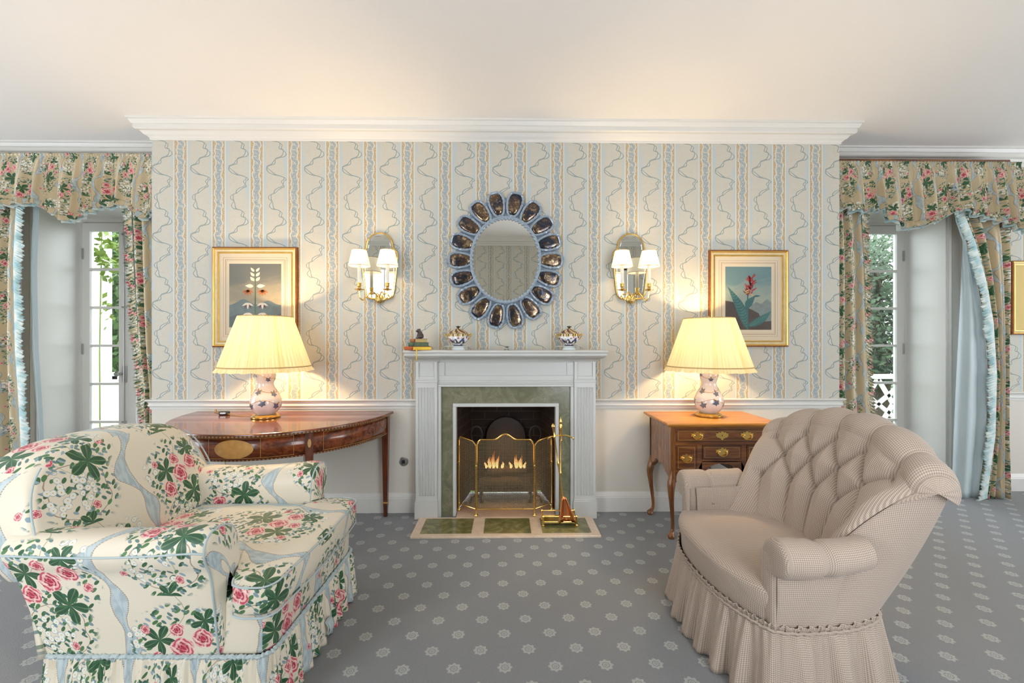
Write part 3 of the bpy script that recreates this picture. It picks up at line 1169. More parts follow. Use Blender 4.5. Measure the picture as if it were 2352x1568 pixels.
tree(-6.9, 7.6, 3.6, 1.5, M['leaf_green'], 'bright green leafy tree behind the railing at the left door', 1)
tree(-10.2, 11.0, 5.2, 2.0, M['leaf_dark'], 'darker green tree farther off behind the left railing', 2)
tree(6.8, 7.8, 3.4, 1.6, M['leaf_dark'], 'dark green tree behind the railing at the right door', 3)
tree(9.6, 11.2, 5.0, 2.1, M['leaf_green'], 'taller lighter green tree farther off beyond the right railing', 4)
rng = random.Random(8)
m = MB()
leaf_cloud(m, (-4.33, 4.83, 2.25), (0.13, 0.12, 0.30), 110, 0.045, rng)
leaf_cloud(m, (-4.38, 4.85, 1.62), (0.08, 0.08, 0.22), 16, 0.04, rng)
m.tube([(-4.47, 4.86, -0.03), (-4.475, 4.86, 1.2), (-4.45, 4.86, 2.6)], 0.006, 6)
tag(m.build('climbing_vine', M['leaf_bright'], smooth=False), 'yellow-green vine leaves hanging outside the top of the left door', 'vine')

# ---------------------------------------------------------------- fireplace
fp = thing('fireplace_surround', 'white carved wooden fireplace surround with fluted pilasters and green marble slips', 'fireplace', (0, YW, 0))
PF = -0.130      # pilaster face (local y)


def pil(sg):
    xi, xo = 0.505, 0.662
    a, b = sorted((sg * xi, sg * xo))
    m = MB()
    # plinth
    m.box(a - .006, b + .006, PF - 0.012, 0, 0, 0.125)
    m.box(a - .002, b + .002, PF - 0.006, 0, 0.125, 0.135)
    # shaft with real flutes: outline in xy extruded
    n = 6; w = (b - a - 0.03) / n
    poly = [(a, 0), (a, PF)]
    x = a + 0.015 + w * 0.12
    for k in range(n):
        x0 = a + 0.015 + w * k + w * 0.15; x1 = x0 + w * 0.7
        for t in range(7):
            an = pi * t / 6
            poly.append(((x0 + x1) / 2 - cos(an) * (x1 - x0) / 2, PF + sin(an) * 0.009))
    poly += [(b, PF), (b, 0)]
    m.grid([[(p[0], p[1], z) for z in (0.165, 0.962)] for p in poly])
    m.box(a, b, PF, 0, 0.135, 0.166)
    m.box(a, b, PF, 0, 0.961, 1.0)
    m.build('pilaster', M['mantel_paint'], fp, smooth=True, ang=50)
    # cap block with recessed panel
    m = MB()
    m.box(a - .004, b + .004, PF - .008, 0, 1.0, 1.014)
    m.box(a - .001, b + .001, PF - .003, 0, 1.014, 1.022)
    z0, z1 = 1.022, 1.165
    m.box(a, b, PF + 0.012, 0, z0, z1)
    fw = 0.022
    m.box(a, a + fw, PF - .002, PF + .012, z0, z1); m.box(b - fw, b, PF - .002, PF + .012, z0, z1)
    m.box(a + fw, b - fw, PF - .002, PF + .012, z0, z0 + fw); m.box(a + fw, b - fw, PF - .002, PF + .012, z1 - fw, z1)
    m.build('cap_block', M['mantel_paint'], fp, bevel=0.002, smooth=False)


pil(-1); pil(1)
m = MB()
FY = -0.105
a, b = -0.508, 0.508
z0, z1 = 1.03, 1.165
m.box(a, b, FY + .012, 0, 0.965, 1.165)
m.box(a, b, FY, FY + .012, z0 - 0.02, z0 + .018); m.box(a, b, FY, FY + .012, z1 - .022, z1)
m.box(a, a + .055, FY, FY + .012, z0 + .018, z1 - .022); m.box(b - .055, b, FY, FY + .012, z0 + .018, z1 - .022)
m.box(a, b, FY - .008, FY + .01, 0.998, 1.012); m.box(a, b, FY - .003, FY + .01, 0.985, 0.998); m.box(a, b, FY + .002, FY + .01, 0.965, 0.985)
m.build('frieze', M['mantel_paint'], fp, bevel=0.0025, smooth=False)
# bed moulding and shelf
m = MB()
bed = [(0, 1.150), (0.004, 1.150), (0.010, 1.158), (0.018, 1.166), (0.030, 1.172), (0.045, 1.177), (0.060, 1.186), (0.070, 1.194), (0, 1.194)]
m.sweep([(-0.662, 0.0), (-0.662, PF), (-0.505, PF), (-0.505, FY), (0.505, FY), (0.505, PF), (0.662, PF), (0.662, 0.0)], bed)
m.build('bed_moulding', M['mantel_paint'], fp, smooth=True, ang=30)
m = MB()
shp = [(0.0, 1.1935), (0.105, 1.1935), (0.113, 1.196), (0.117, 1.203), (0.115, 1.210), (0.112, 1.213), (0.115, 1.216), (0.122, 1.222), (0.124, 1.229), (0.120, 1.236), (0.112, 1.238), (0.0, 1.238)]
P = []
hx = 0.600; hy = -0.150
for (cx, cy, dx, dy) in ((-hx, 0.0, -1, 0), (-hx, hy, -1, -1), (hx, hy, 1, -1), (hx, 0.0, 1, 0)):
    P.append([(cx + dx * o, cy + dy * o, z) for o, z in shp])
m.grid(P, closed_v=True)
m.f.append((11, 11 + 12, 11 + 24, 11 + 36)[::-1]); m.mi.append(0)
m.f.append((0, 12, 24, 36)); m.mi.append(0)
m.box(-hx + .01, hx - .01, hy, 0, 1.195, 1.2375)
m.build('mantel_shelf', M['mantel_paint'], fp, smooth=True, ang=30)
# inner white architrave strips
m = MB()
m.box(-0.505, -0.480, -0.112, 0, 0, 0.965); m.box(0.480, 0.505, -0.112, 0, 0, 0.965); m.box(-0.505, 0.505, -0.112, FY, 0.965, 0.984)
m.build('architrave', M['mantel_paint'], fp, smooth=False, bevel=0.003)
# green marble slips
MY = -0.085
m = MB()
m.box(-0.480, -0.392, MY, 0.0, 0, 0.965); m.box(0.392, 0.480, MY, 0.0, 0, 0.965); m.box(-0.392, 0.392, MY, 0.0, 0.838, 0.965)
m.build('marble_slip', M['green_marble'], fp, smooth=False)
m = MB()
m.box(-0.395, -0.370, MY - 0.012, 0.02, 0, 0.814); m.box(0.370, 0.395, MY - 0.012, 0.02, 0, 0.814); m.box(-0.395, 0.395, MY - 0.012, 0.02, 0.814, 0.840)
m.build('opening_trim', M['mantel_paint'], fp, smooth=False, bevel=0.004)
# firebox
FBY = 0.42
m = MB()
H_ = 1.10
m.add([(-0.375, MY + .03, 0.017), (-0.30, FBY, 0.017), (-0.30, FBY, H_), (-0.375, MY + .03, H_)], [(0, 1, 2, 3)])
m.add([(0.375, MY + .03, 0.017), (0.30, FBY, 0.017), (0.30, FBY, H_), (0.375, MY + .03, H_)], [(3, 2, 1, 0)])
m.add([(-0.30, FBY, 0.017), (0.30, FBY, 0.017), (0.30, FBY, H_), (-0.30, FBY, H_)], [(0, 1, 2, 3)])
m.add([(-0.375, MY + .03, H_), (0.375, MY + .03, H_), (0.30, FBY, H_), (-0.30, FBY, H_)], [(0, 1, 2, 3)])
m.add([(-0.375, 0.03, 0.83), (0.375, 0.03, 0.83), (0.375, 0.0, H_), (-0.375, 0.0, H_)], [(0, 1, 2, 3)])
m.build('firebox', M['brick'], fp, smooth=False)
m = MB()
pts = [(-0.17, 0.02)] + [(0.17 * cos(pi - pi * k / 16), 0.42 + 0.17 * sin(pi - pi * k / 16)) for k in range(17)] + [(0.17, 0.02)]
m.prism([(p[0], p[1] + 0.07) for p in pts], FBY - 0.05, FBY - 0.02, axis='y')
m.build('fireback', M['iron'], fp, bevel=0.006)

# hearth: peach borders with three green panels
he = thing('hearth', 'flat hearth slab of green marble panels with peach marble borders set in the carpet', 'hearth', (0, 3.04, 0))
m = MB(); m.box(-0.632, 0.632, -0.165, 0.148, 0.0, 0.016); m.box(-0.366, 0.366, 0.148, 0.47, 0.0, 0.0155); m.build('border', M['peach_marble'], he, smooth=False, bevel=0.003)
for a, b in ((-0.575, -0.232), (-0.150, 0.170), (0.245, 0.575)):
    m = MB(); m.box(a, b, -0.125, 0.118, 0.010, 0.0185); m.build('green_panel', M['hearth_marble'], he, smooth=False)

# grate, logs, flames, andirons
gr = thing('fire_grate', 'black iron grate with bars inside the fireplace opening', 'grate', (0, 3.56, 0.016))
m = MB()
for k in range(9): m.tube([(-0.22 + k * .055, -0.11, 0.13), (-0.22 + k * .055, -0.10, 0.10), (-0.22 + k * .055, 0.10, 0.10)], 0.007, 6)
for yy in (-0.1, 0.09): m.tube([(-0.24, yy, 0.10), (0.24, yy, 0.10)], 0.009, 6)
m.build('bars', M['iron'], gr)
for x in (-.2, .2):
    for y in (-.09, .08):
        m = MB(); m.tube([(x, y, 0.10), (x, y, 0.0)], 0.009, 6); m.build('leg', M['iron'], gr)
for i, (x0, y0, z0, x1, y1, z1, r) in enumerate([(-.21, -.055, .150, .20, -.05, .150, .040), (-.18, .055, .150, .22, .05, .150, .042), (-.15, -.012, .232, .17, .012, .236, .034)]):
    m = MB()
    P = [(x0 + (x1 - x0) * t + .006 * sin(9 * t), y0 + (y1 - y0) * t, z0 + (z1 - z0) * t + .006 * sin(13 * t + i)) for t in np.linspace(0, 1, 9)]
    m.tube(P, [r * (1 + .08 * sin(5 * k + i)) for k in range(9)], 10)
    o = m.build('log', M['bark'], loc=(0, 3.56, 0.016), ang=60)
    tag(o, ['split log at the front of the fire grate', 'thick log at the back of the fire grate', 'burning log lying on top of the other two'][i], 'log', 'logs on the fire')
fl = MB()
rng = random.Random(4)
for (x, h, w) in ((-.13, .09, .016), (-.10, .14, .015), (-.07, .10, .014), (-.03, .05, .014), (.04, .05, .014), (.085, .12, .018), (.12, .10, .017), (-.16, .05, .012), (.15, .05, .012)):
    P = []
    for j in range(9):
        t = j / 8
        rr = w * (sin(pi * min(1, t * 0.85 + 0.15)) ** 0.8) * (1 - t * .35) if t < 1 else 0.001
        P.append((rr + .0005, h * t))
    n = 10
    rows = []
    for k in range(n):
        a = 2 * pi * k / n
        rows.append([(x + r * cos(a) + .012 * sin(4 * z / h + x * 30) * z / h, -0.02 + r * .6 * sin(a), z) for r, z in P])
    fl.grid(rows, closed_u=True)
o = fl.build('fire_flames', M['flame'], loc=(0, 3.55, 0.275)); tag(o, 'orange and yellow flames burning on the logs in the grate', 'fire'); o['kind'] = 'stuff'
point_light('fire_glow', (0, 3.45, 0.36), 1.2, (1.0, 0.45, 0.12), 0.08)
for sx, lab in ((-1, 'iron andiron with loop top at the left of the fire'), (1, 'iron andiron with loop top at the right of the fire')):
    a = thing('andiron', lab, 'andiron', (sx * 0.235, 3.47, 0.016), 0, 'andirons')
    m = MB()
    loop = [(0.0, 0, 0.48)] + [(0.045 * sin(t), 0, 0.545 - 0.065 * cos(t)) for t in np.linspace(0.35, 2 * pi - 0.35, 18)] + [(0, 0, 0.48)]
    m.tube([(0.0, 0, 0.05), (0.0, 0, 0.3), (0, 0, .47)], 0.011, 8); m.tube(loop, 0.008, 8)
    m.build('shaft', M['iron'], a)
    m = MB(); m.tube([(-.05, 0, 0), (-.035, 0, .045), (0, 0, .06), (.035, 0, .045), (.05, 0, 0)], 0.009, 8); m.build('foot', M['iron'], a)
    m = MB(); m.tube([(0, 0, .055), (0, .24, .055), (0, .25, 0)], 0.009, 6); m.build('bar', M['iron'], a)

# ---------------------------------------------------------------- fire screen
fs = thing('fire_screen', 'three-fold brass framed wire mesh fire screen standing before the fire', 'fire screen', (-0.004, 3.19, 0.016))


def top_c(t):   # centre panel top profile, t in -1..1
    a = abs(t)
    if a < 0.42: return 0.565 + 0.042 * (0.5 + 0.5 * cos(pi * a / 0.42))
    if a < 0.86: return 0.565
    return 0.565 - 0.045 * ((a - 0.86) / 0.14) ** 2


def top_s(t):   # side panel, t 0 inner .. 1 outer
    if t < 0.25: return 0.52 + 0.032 * sin(pi / 2 * t / 0.25)
    if t > 0.88: return 0.566 - 0.03 * ((t - 0.88) / 0.12) ** 2
    return 0.552 + 0.014 * (t - 0.25) / 0.63


def panel(ax, ay, bx, by, top, mapt, name):
    L = hypot(bx - ax, by - ay)
    def P(t, z): return (ax + (bx - ax) * t, ay + (by - ay) * t, z)
    zb = 0.058
    pts = [P(0, zb)] + [P(t, top(mapt(t))) for t in np.linspace(0, 1, 31)] + [P(1, zb)]
    f = MB(); f.tube(pts, 0.0055, 8); f.tube([P(0, zb), P(1, zb)], 0.005, 8)
    fo = f.build('frame', M['brass'], fs)
    w = MB()
    sp = 0.0105
    n = int(L / sp)
    for k in range(1, n):
        t = k / n
        w.tube([P(t, zb), P(t, top(mapt(t)))], 0.0015, 4)
    z = zb + sp
    while z < 0.605:
        ts = [t for t in np.linspace(0, 1, 101) if top(mapt(t)) > z]
        if len(ts) > 1: w.tube([P(ts[0], z), P(ts[-1], z)], 0.0015, 4)
        z += sp
    w.build('wire_mesh', M['mesh_wire'], fs)


panel(-0.212, 0, 0.212, 0, top_c, lambda t: 2 * t - 1, 'c')
panel(-0.216, 0.002, -0.352, 0.115, top_s, lambda t: t, 'l')
panel(0.216, 0.002, 0.352, 0.115, top_s, lambda t: t, 'r')
for x, y in ((-0.214, 0), (0.214, 0), (-0.352, 0.115), (0.352, 0.115)):
    f = MB()
    f.lathe([(0.0, 0.0), (0.011, 0.004), (0.014, 0.012), (0.011, 0.021), (0.006, 0.026), (0.0055, 0.06)], (x, y, 0.0), 12)
    f.tube([(x, y, 0.05), (x, y, 0.50)], 0.006, 8)
    f.lathe([(0.006, 0), (0.009, .008), (0.006, .02)], (x, y, 0.36), 10)
    f.build('foot_post', M['brass'], fs)

# ---------------------------------------------------------------- fire tools
ts = thing('fire_tool_stand', 'brass fireside tool stand with square gallery tray on the hearth', 'tool stand', (0.375, 3.075, 0.0185))
m = MB()
m.box(-0.115, 0.115, -0.055, 0.055, 0.018, 0.026)
m.build('tray', M['old_brass'], ts, bevel=0.002)
m = MB()
for z in (0.030, 0.066):
    m.tube([(-0.115, -0.055, z), (0.115, -0.055, z), (0.115, 0.055, z), (-0.115, 0.055, z)], 0.0045, 8, closed=True)
m.build('gallery_rail', M['brass'], ts)
for x in (-0.115, 0.115):
    for y in (-0.055, 0.055):
        m = MB(); m.lathe([(0, 0), (0.012, 0.0), (0.013, .006), (0.006, .012), (0.006, .06), (0.009, .066), (0.006, .074), (0, .078)], (x, y, 0), 12); m.build('foot', M['brass'], ts)
m = MB()
m.lathe([(0.016, 0.026), (0.010, 0.034), (0.005, 0.045), (0.005, 0.33), (0.009, 0.338), (0.009, 0.355), (0.005, 0.365), (0.005, 0.60), (0.010, 0.606), (0.012, 0.62), (0.008, 0.64), (0.013, 0.655), (0.013, 0.685), (0.008, 0.70), (0.012, 0.712), (0.006, 0.73), (0.002, 0.75), (0, 0.752)], (0.012, 0.0, 0), 14)
m.build('pole', M['brass'], ts)
m = MB()
for sx in (-1, 1):
    m.tube(smooth_path([(0.012, 0, 0.615), (0.012 + sx * 0.03, 0, 0.618), (0.012 + sx * .06, -.005, 0.612), (0.012 + sx * 0.085, -0.012, 0.603), (0.012 + sx * 0.09, -0.012, 0.592)], 5), 0.0055, 8)
m.tube(smooth_path([(0.012, 0, 0.615), (0.012, -0.03, 0.612), (0.012, -0.05, 0.596), (0.012, -0.045, 0.585)], 5), 0.005, 8)
m.build('arm', M['brass'], ts)
# poker and shovel hanging from the stand
pk = thing('fire_shovel', 'brass handled fire shovel with copper pan leaning in the tool stand', 'shovel', (0.408, 3.03, 0.045))
m = MB()
top = (-0.080, 0.022, 0.680); bot = (-0.01, 0.005, 0.165)
def lp(t): return tuple(top[k] + (bot[k] - top[k]) * t for k in range(3))
m.tube([lp(t) for t in (0, .02, .04, .06, .16, .18, .2, .5, .53, .56, .6, 1)], [.003, .012, .013, .006, .008, .011, .005, .0045, .008, .008, .0045, .006], 10)
m.build('handle', M['brass'], pk)
m = MB()
P = []
for j in range(9):
    t = j / 8
    z = 0.175 - 0.17 * t
    w = 0.012 + 0.050 * t
    row = []
    for k in range(9):
        s = k / 4 - 1
        row.append((-0.005 + s * w + 0.024 * t, -0.004 - 0.03 * (abs(s) ** 2) * (0.4 + t), z))
    P.append(row)
m.grid(P)
m.build('pan', M['copper'], pk, solid=0.003)
# ---------------------------------------------------------------- upholstery helpers


def skirt(path, ztop, zbot, amp=0.028, flare=0.03, wl=0.085, seed=0, ds=0.006, rows=16, full=1.7, puff=0.004):
    """gathered valance hanging along an open/closed 2d path; outward normal to the right of travel"""
    rng = random.Random(seed)
    P, s = resample(path, ds)
    # soften normals
    nn = norm2(P)
    ker = np.ones(15) / 15
    nn = np.stack([np.convolve(np.pad(nn[:, k], 7, mode='edge'), ker, 'valid') for k in (0, 1)], 1)
    nn /= np.linalg.norm(nn, axis=1)[:, None]
    ph = np.zeros(len(s)); a = np.zeros(len(s))
    w1 = [rng.uniform(-1, 1) for _ in range(40)]
    xs = np.linspace(0, s[-1], 40)
    mod = np.interp(s, xs, w1)
    ph = np.cumsum(2 * pi * ds / (wl * (1 + 0.38 * mod)))
    w2 = [rng.uniform(0.55, 1.15) for _ in range(30)]
    av = np.interp(s, np.linspace(0, s[-1], 30), w2)
    f = np.sin(ph) * 0.75 + 0.25 * np.sin(ph * 2.1 + 1.0) + 0.12 * np.sin(ph * 3.7)
    f = np.tanh(f * 1.6)
    g = np.sin(ph * 3.0 + 0.5)
    R = []
    UV = []
    for j in range(rows + 1):
        q = j / rows
        z = ztop + (zbot - ztop) * q
        zz = z + 0.004 * np.sin(ph * 0.5 + 2) * q
        off = flare * q ** 0.8 + amp * av * (q ** 0.75) * f + puff * g * (1 - q) ** 2 * 1.2
        # tangential sway
        tx = -nn[:, 1] * 0; 
        R.append(np.stack([P[:, 0] + nn[:, 0] * off, P[:, 1] + nn[:, 1] * off, zz], 1))
        UV.append(np.stack([s * full, np.full(len(s), z)], 1))
    return np.array(R), np.array(UV)


def gathered_band(mb, path, z, r=0.007, seed=0):
    P, s = resample(path, 0.006)
    pts = [(p[0], p[1], z + 0.0015 * sin(t * 160)) for p, t in zip(P, s)]
    mb.tube(pts, [r * (1 + 0.35 * sin(t * 420)) for t in s], 8)


# ---------------------------------------------------------------- floral armchair
fc = thing('floral_armchair', 'big chintz armchair printed with roses, loose cushion and gathered skirt', 'armchair', (-1.235, 1.895, 0.0), radians(-1.0))
CH = M['chintz']
HW = 0.435


def rrect(x0, x1, y0, y1, r, n=6):
    pts = []
    for cx, cy, a0 in ((x1 - r, y1 - r, 0), (x0 + r, y1 - r, 90), (x0 + r, y0 + r, 180), (x1 - r, y0 + r, 270)):
        for k in range(n + 1):
            a = radians(a0 + 90 * k / n)
            pts.append((cx + r * cos(a), cy + r * sin(a)))
    return pts


def dense(pts, ds=0.03):
    P, s = resample(pts, ds, closed=True)
    return [tuple(p) for p in P]


# body block under the cushion
m = MB()
pillow(m, dense(rrect(-0.35, 0.43, -0.385, 0.385, 0.05)), 0.11, 'z', e=0.16, warp=lambda v: (v[0], v[1], v[2] + 0.32))
m.build('seat_base', CH, fc, boxuv=(0.05, 0.30), ang=80)
# outer back
m = MB()
P = []
for y in np.linspace(-0.40, 0.40, 15):
    P.append([(-0.335 - 0.17 * (z - .22) - 0.022 * (1 - (y / 0.4) ** 2), y, z) for z in np.linspace(0.22, 0.72, 10)])
m.grid(P, flip=True)
m.build('outer_back', CH, fc, boxuv=(0.3, 0.1), solid=0.02)


def arm(sg, uvo):
    """scroll arm: section in (y,z) swept along x, rounded front"""
    sec = [(0.388, 0.222), (0.400, 0.30), (0.418, 0.42), (0.434, 0.52), (0.452, 0.560), (0.462, 0.595), (0.455, 0.632), (0.430, 0.655), (0.395, 0.662), (0.350, 0.658),
           (0.310, 0.640), (0.285, 0.610), (0.275, 0.570), (0.274, 0.50), (0.280, 0.42), (0.290, 0.34)]
    sp = smooth_path(sec, 4)
    S = np.array(sp)
    L = np.r_[0, np.cumsum(np.linalg.norm(np.diff(S, axis=0), axis=1))]
    c = np.array([0.362, 0.50])
    rows = []; uv = []
    xs = list(np.linspace(-0.405, 0.185, 22))
    fr = [(0.185 + 0.085 * sin(t), 1 - 0.16 * (1 - cos(t))) for t in np.linspace(0.15, pi / 2, 9)]
    fr += [(0.274, 0.76), (0.278, 0.60), (0.280, 0.4), (0.281, 0.2), (0.2815, 0.02)]
    for x in xs: rows.append((x, 1.0))
    rows += fr
    R = []
    lx = -0.43; px = None; acc = 0
    for k, (x, q) in enumerate(rows):
        if px is not None:
            acc += hypot(x - px[0], (q - px[1]) * 0.12)
        px = (x, q)
        T = S.copy()
        top = np.clip((S[:, 1] - 0.5) / 0.16, 0, 1)
        # arm top swells towards the front and dips in the middle
        u = (x + 0.43) / 0.72
        T[:, 1] = S[:, 1] + top * (0.012 * u - 0.018 * sin(pi * min(1, u)) + 0.012 * (u ** 3))
        T[:, 0] = S[:, 0] + top * 0.010 * (u ** 2)
        cc = c + np.array([0, 0.0])
        # below the scroll the section stays full: only shrink the scroll region
        W = np.where(S[:, 1] > 0.42, q, 1 - (1 - q) * np.clip((S[:, 1] - 0.2) / 0.22, 0.35, 1))
        T = cc + (T - cc) * W[:, None] if q < 1 else T
        R.append([(x + 0.20 * max(0.0, 0.62 - t[1]) * max(0.0, min(1.0, (0.0 - x) / 0.40)), sg * t[0], t[1]) for t in T])
        uv.append([(acc + uvo[0], l + uvo[1]) for l in L])
    mb = MB()
    mb.grid(R, UV=uv, flip=(sg > 0))
    o = mb.build('arm', CH, fc, ang=70)
    # piping round the front face and along the outer panel
    pm = MB()
    kf = len(xs) + 5
    F = [R[kf][j] for j in range(len(S))]
    cut = [p for p in F if p[2] > 0.21]
    pm.tube([(p[0] + 0.003, p[1] * 1.004, p[2]) for p in cut], 0.0034, 7)
    j0 = min(range(len(S) // 2), key=lambda j: abs(S[j][1] - 0.60))
    pm.tube([(R[i][j0][0], R[i][j0][1] * 1.004, R[i][j0][2]) for i in range(0, kf + 1)], 0.0034, 7)
    pm.build('arm_piping', M['piping'], o)
    return o


arm(-1, (0.10, 0.02))
arm(1, (0.35, 0.28))

# back: thick leaning pad with a rounded top
half = [(0.0, 0.915), (0.10, 0.915), (0.20, 0.908), (0.28, 0.890), (0.345, 0.850), (0.392, 0.790), (0.418, 0.715), (0.428, 0.64), (0.426, 0.57), (0.415, 0.51), (0.39, 0.475), (0.30, 0.46), (0.15, 0.455), (0.0, 0.455)]
ol = [(p[0], p[1]) for p in half] + [(-p[0], p[1]) for p in half[-2:0:-1]]
ol = dense(smooth_path(ol, 3, closed=True), 0.022)[::-1]


def lean(v):
    z = v[2]
    t = max(0.0, z - 0.45)
    return (v[0] - 0.365 - 0.30 * t - 0.12 * t * t, v[1] * (1.0 - 0.0 * t), z)


m = MB()
pillow(m, ol, 0.105, 'x', e=0.26, centre=(0, 0.62), warp=lean, rings=14, tbulge=0.22)
bo = m.build('backrest', CH, fc, boxuv=(0.02, 0.13), ang=80)
pm = MB()
for off in (0.098, -0.098):
    pm.tube([lean((off, 1.003 * p[0], 0.62 + (p[1] - 0.62) * 1.003)) for p in ol if p[1] > 0.46 and True][0:], 0.004, 7) if False else None
    pp = [p for p in ol]
    k0 = min(range(len(pp)), key=lambda k: hypot(pp[k][0], pp[k][1] - 0.38))
    pp = pp[k0:] + pp[:k0]
    for sg_ in (-1, 1):
        q_ = [p for p in pp if 0.50 < p[1] < 0.86 and p[0] * sg_ > 0]
        if len(q_) > 2: pm = MB(); pm.tube([lean((off, p[0] * 0.99, 0.62 + (p[1] - 0.62) * 0.99)) for p in q_], 0.0034, 7); pm.build('back_piping', M['piping'], bo)

# T shaped seat cushion
co = [(-0.28, -0.262), (0.26, -0.262), (0.295, -0.275), (0.305, -0.32), (0.305, -0.385), (0.325, -0.415), (0.36, -0.425), (0.43, -0.415), (0.455, -0.38), (0.468, -0.2), (0.474, 0.0), (0.468, 0.2),
      (0.455, 0.38), (0.43, 0.415), (0.36, 0.425), (0.325, 0.415), (0.305, 0.385), (0.305, 0.32), (0.295, 0.275), (0.26, 0.262), (-0.28, 0.262)]
cd = dense(co, 0.02)


def cush(v):
    x, y, z = v
    r = max(0.0, 1 - (y / 0.42) ** 2) * max(0.0, 1 - (x / 0.52) ** 2)
    zz = z + (0.030 * r if z > 0 else 0) + 0.432
    return (x, y, zz - 0.012 * max(0, x - 0.3) / 0.17)


m = MB()
pillow(m, cd, 0.062, 'z', e=0.30, centre=(0.16, 0.0), warp=cush, rings=12)
cu = m.build('seat_cushion', CH, fc, boxuv=(0.21, 0.05), ang=80)
pm = MB()
for zz in (0.050, -0.052):
    pm.tube([cush((0.16 + (p[0] - 0.16) * 0.998, p[1] * 0.998, zz)) for p in cd], 0.0034, 7, closed=True)
pm.build('cushion_piping', M['piping'], cu)

# gathered skirt
pr = rrect(-0.355, 0.405, -0.425, 0.425, 0.05, 5)
k0 = min(range(len(pr)), key=lambda k: pr[k][0] + abs(pr[k][1] - 0.37) * .01)
per = [(-0.355, 0.0)] + [p for p in (pr[k0:] + pr[:k0])] + [(-0.355, 0.005)]
per = [(-0.355, 0.0), (-0.355, -0.2)] + rrect(-0.355, 0.405, -0.425, 0.425, 0.05, 5)[14 - 2 + 0:][:0] + [(-0.355, -0.345)] \
    + [(-0.305 - 0.05 * cos(t), -0.345 - 0.05 * sin(t)) for t in np.linspace(0.25, pi / 2, 5)] + [(-0.1, -0.395), (0.2, -0.395)] \
    + [(0.385 + 0.05 * sin(t), -0.345 - 0.05 * cos(t)) for t in np.linspace(0.0, pi / 2, 6)] + [(0.437, -0.2), (0.437, 0.2)] \
    + [(0.385 + 0.05 * cos(t), 0.345 + 0.05 * sin(t)) for t in np.linspace(0.0, pi / 2, 6)] + [(0.1, 0.395), (-0.2, 0.395)] \
    + [(-0.305 - 0.05 * sin(t), 0.345 + 0.05 * cos(t)) for t in np.linspace(0.0, pi / 2, 6)] + [(-0.355, 0.2), (-0.355, 0.01)]
m = MB()
R, UV = skirt(per, 0.225, 0.004, amp=0.017, flare=0.016, wl=0.062, seed=3, full=1.9)
m.grid(R, UV=UV)
sk = m.build('skirt', CH, fc, ang=80, solid=0.002)
m = MB(); gathered_band(m, per, 0.227, 0.0075)
m.build('skirt_band', M['piping'], sk)
m = MB()
for (dx, dz) in ((0.0, 0.0), (0.006, 0.004)):
    m.grid([[(0.462 + dx + 0.014 * sin(a * 3), 0.03 - 0.045 * t + dx, 0.10 - 0.062 * a - dz) for t in np.linspace(0, 1, 5)] for a in np.linspace(0, 1, 8)])
# small fabric tie hanging at the front of the skirt
m.build('tie', M['piping'], sk, solid=0.002)

# ---------------------------------------------------------------- gingham tufted armchair
gc = thing('gingham_armchair', 'fan-backed armchair in beige gingham with deep buttoned back and frilled skirt', 'armchair', (1.20, 1.95, 0.0), pi)
GH = M['gingham']
# local: +x front, y across. seat plan outline (bow front, rounded rear)
plan = smooth_path([(0.345, 0.0), (0.325, 0.20), (0.255, 0.365), (0.20, 0.40), (0.10, 0.405), (-0.06, 0.385), (-0.20, 0.32), (-0.28, 0.18), (-0.30, 0.0),
                    (-0.28, -0.18), (-0.20, -0.32), (-0.06, -0.385), (0.10, -0.405), (0.20, -0.40), (0.255, -0.365), (0.325, -0.20)], 8, closed=True)
m = MB()


def seatw(v):
    x, y, z = v
    r = max(0.0, 1 - (y / 0.42) ** 2) * max(0.0, 1 - (x / 0.48) ** 2)
    return (x * (1.0 + (0.05 if z > 0 else 0)), y, z + 0.322 + (0.035 * r if z > 0 else 0))


pillow(m, dense(plan, 0.02), 0.085, 'z', e=0.28, centre=(0.02, 0), warp=seatw, rings=12)
m.build('seat', GH, gc, boxuv=(0, 0), ang=80)

# ---- inner back with deep tufting, rolling over the crest
def seg_dist(px, py, ax, ay, bx, by):
    dx, dy = bx - ax, by - ay
    t = np.clip(((px - ax) * dx + (py - ay) * dy) / (dx * dx + dy * dy + 1e-12), 0, 1)
    return np.hypot(px - (ax + dx * t), py - (ay + dy * t))


NU, NV = 221, 200
S_, V_ = np.meshgrid(np.linspace(-1, 1, NU), np.linspace(0, 1, NV), indexing='ij')


def back_surface(S, V):
    """S across (-1..1), V from seat (0) up, over the crest (0.74) and down behind (1)"""
    Vc = 0.74
    t = np.clip(V / Vc, 0, 1)
    hw = 0.300 + 0.150 * t ** 1.1
    hwm = hw
    y = hwm * S
    zc = 0.385 + (0.905 - 0.385) * t
    crest = 0.135 * np.abs(S) ** 2.4 * t ** 2
    z = zc - crest
    wrap = 0.19 * np.abs(S) ** 2.6 * (1 - t) ** 1.0 + 0.085 * np.abs(S) ** 2.2 * t
    x = -0.135 - 0.175 * t ** 1.1 + wrap
    # convex lumbar
    x = x + 0.02 * np.sin(pi * np.clip(t, 0, 1)) * (1 - S ** 2)
    # roll over
    w = np.clip((V - Vc) / (1 - Vc), 0, 1)
    an = w * pi * 1.18
    r = 0.068
    x = x - r * (1 - np.cos(an)) * 1.05
    z = z + r * np.sin(an) * 1.0
    y = y * (1 + 0.05 * np.sin(an * 0.5))
    return x, y, z


X0, Y0, Z0 = back_surface(S_, V_)
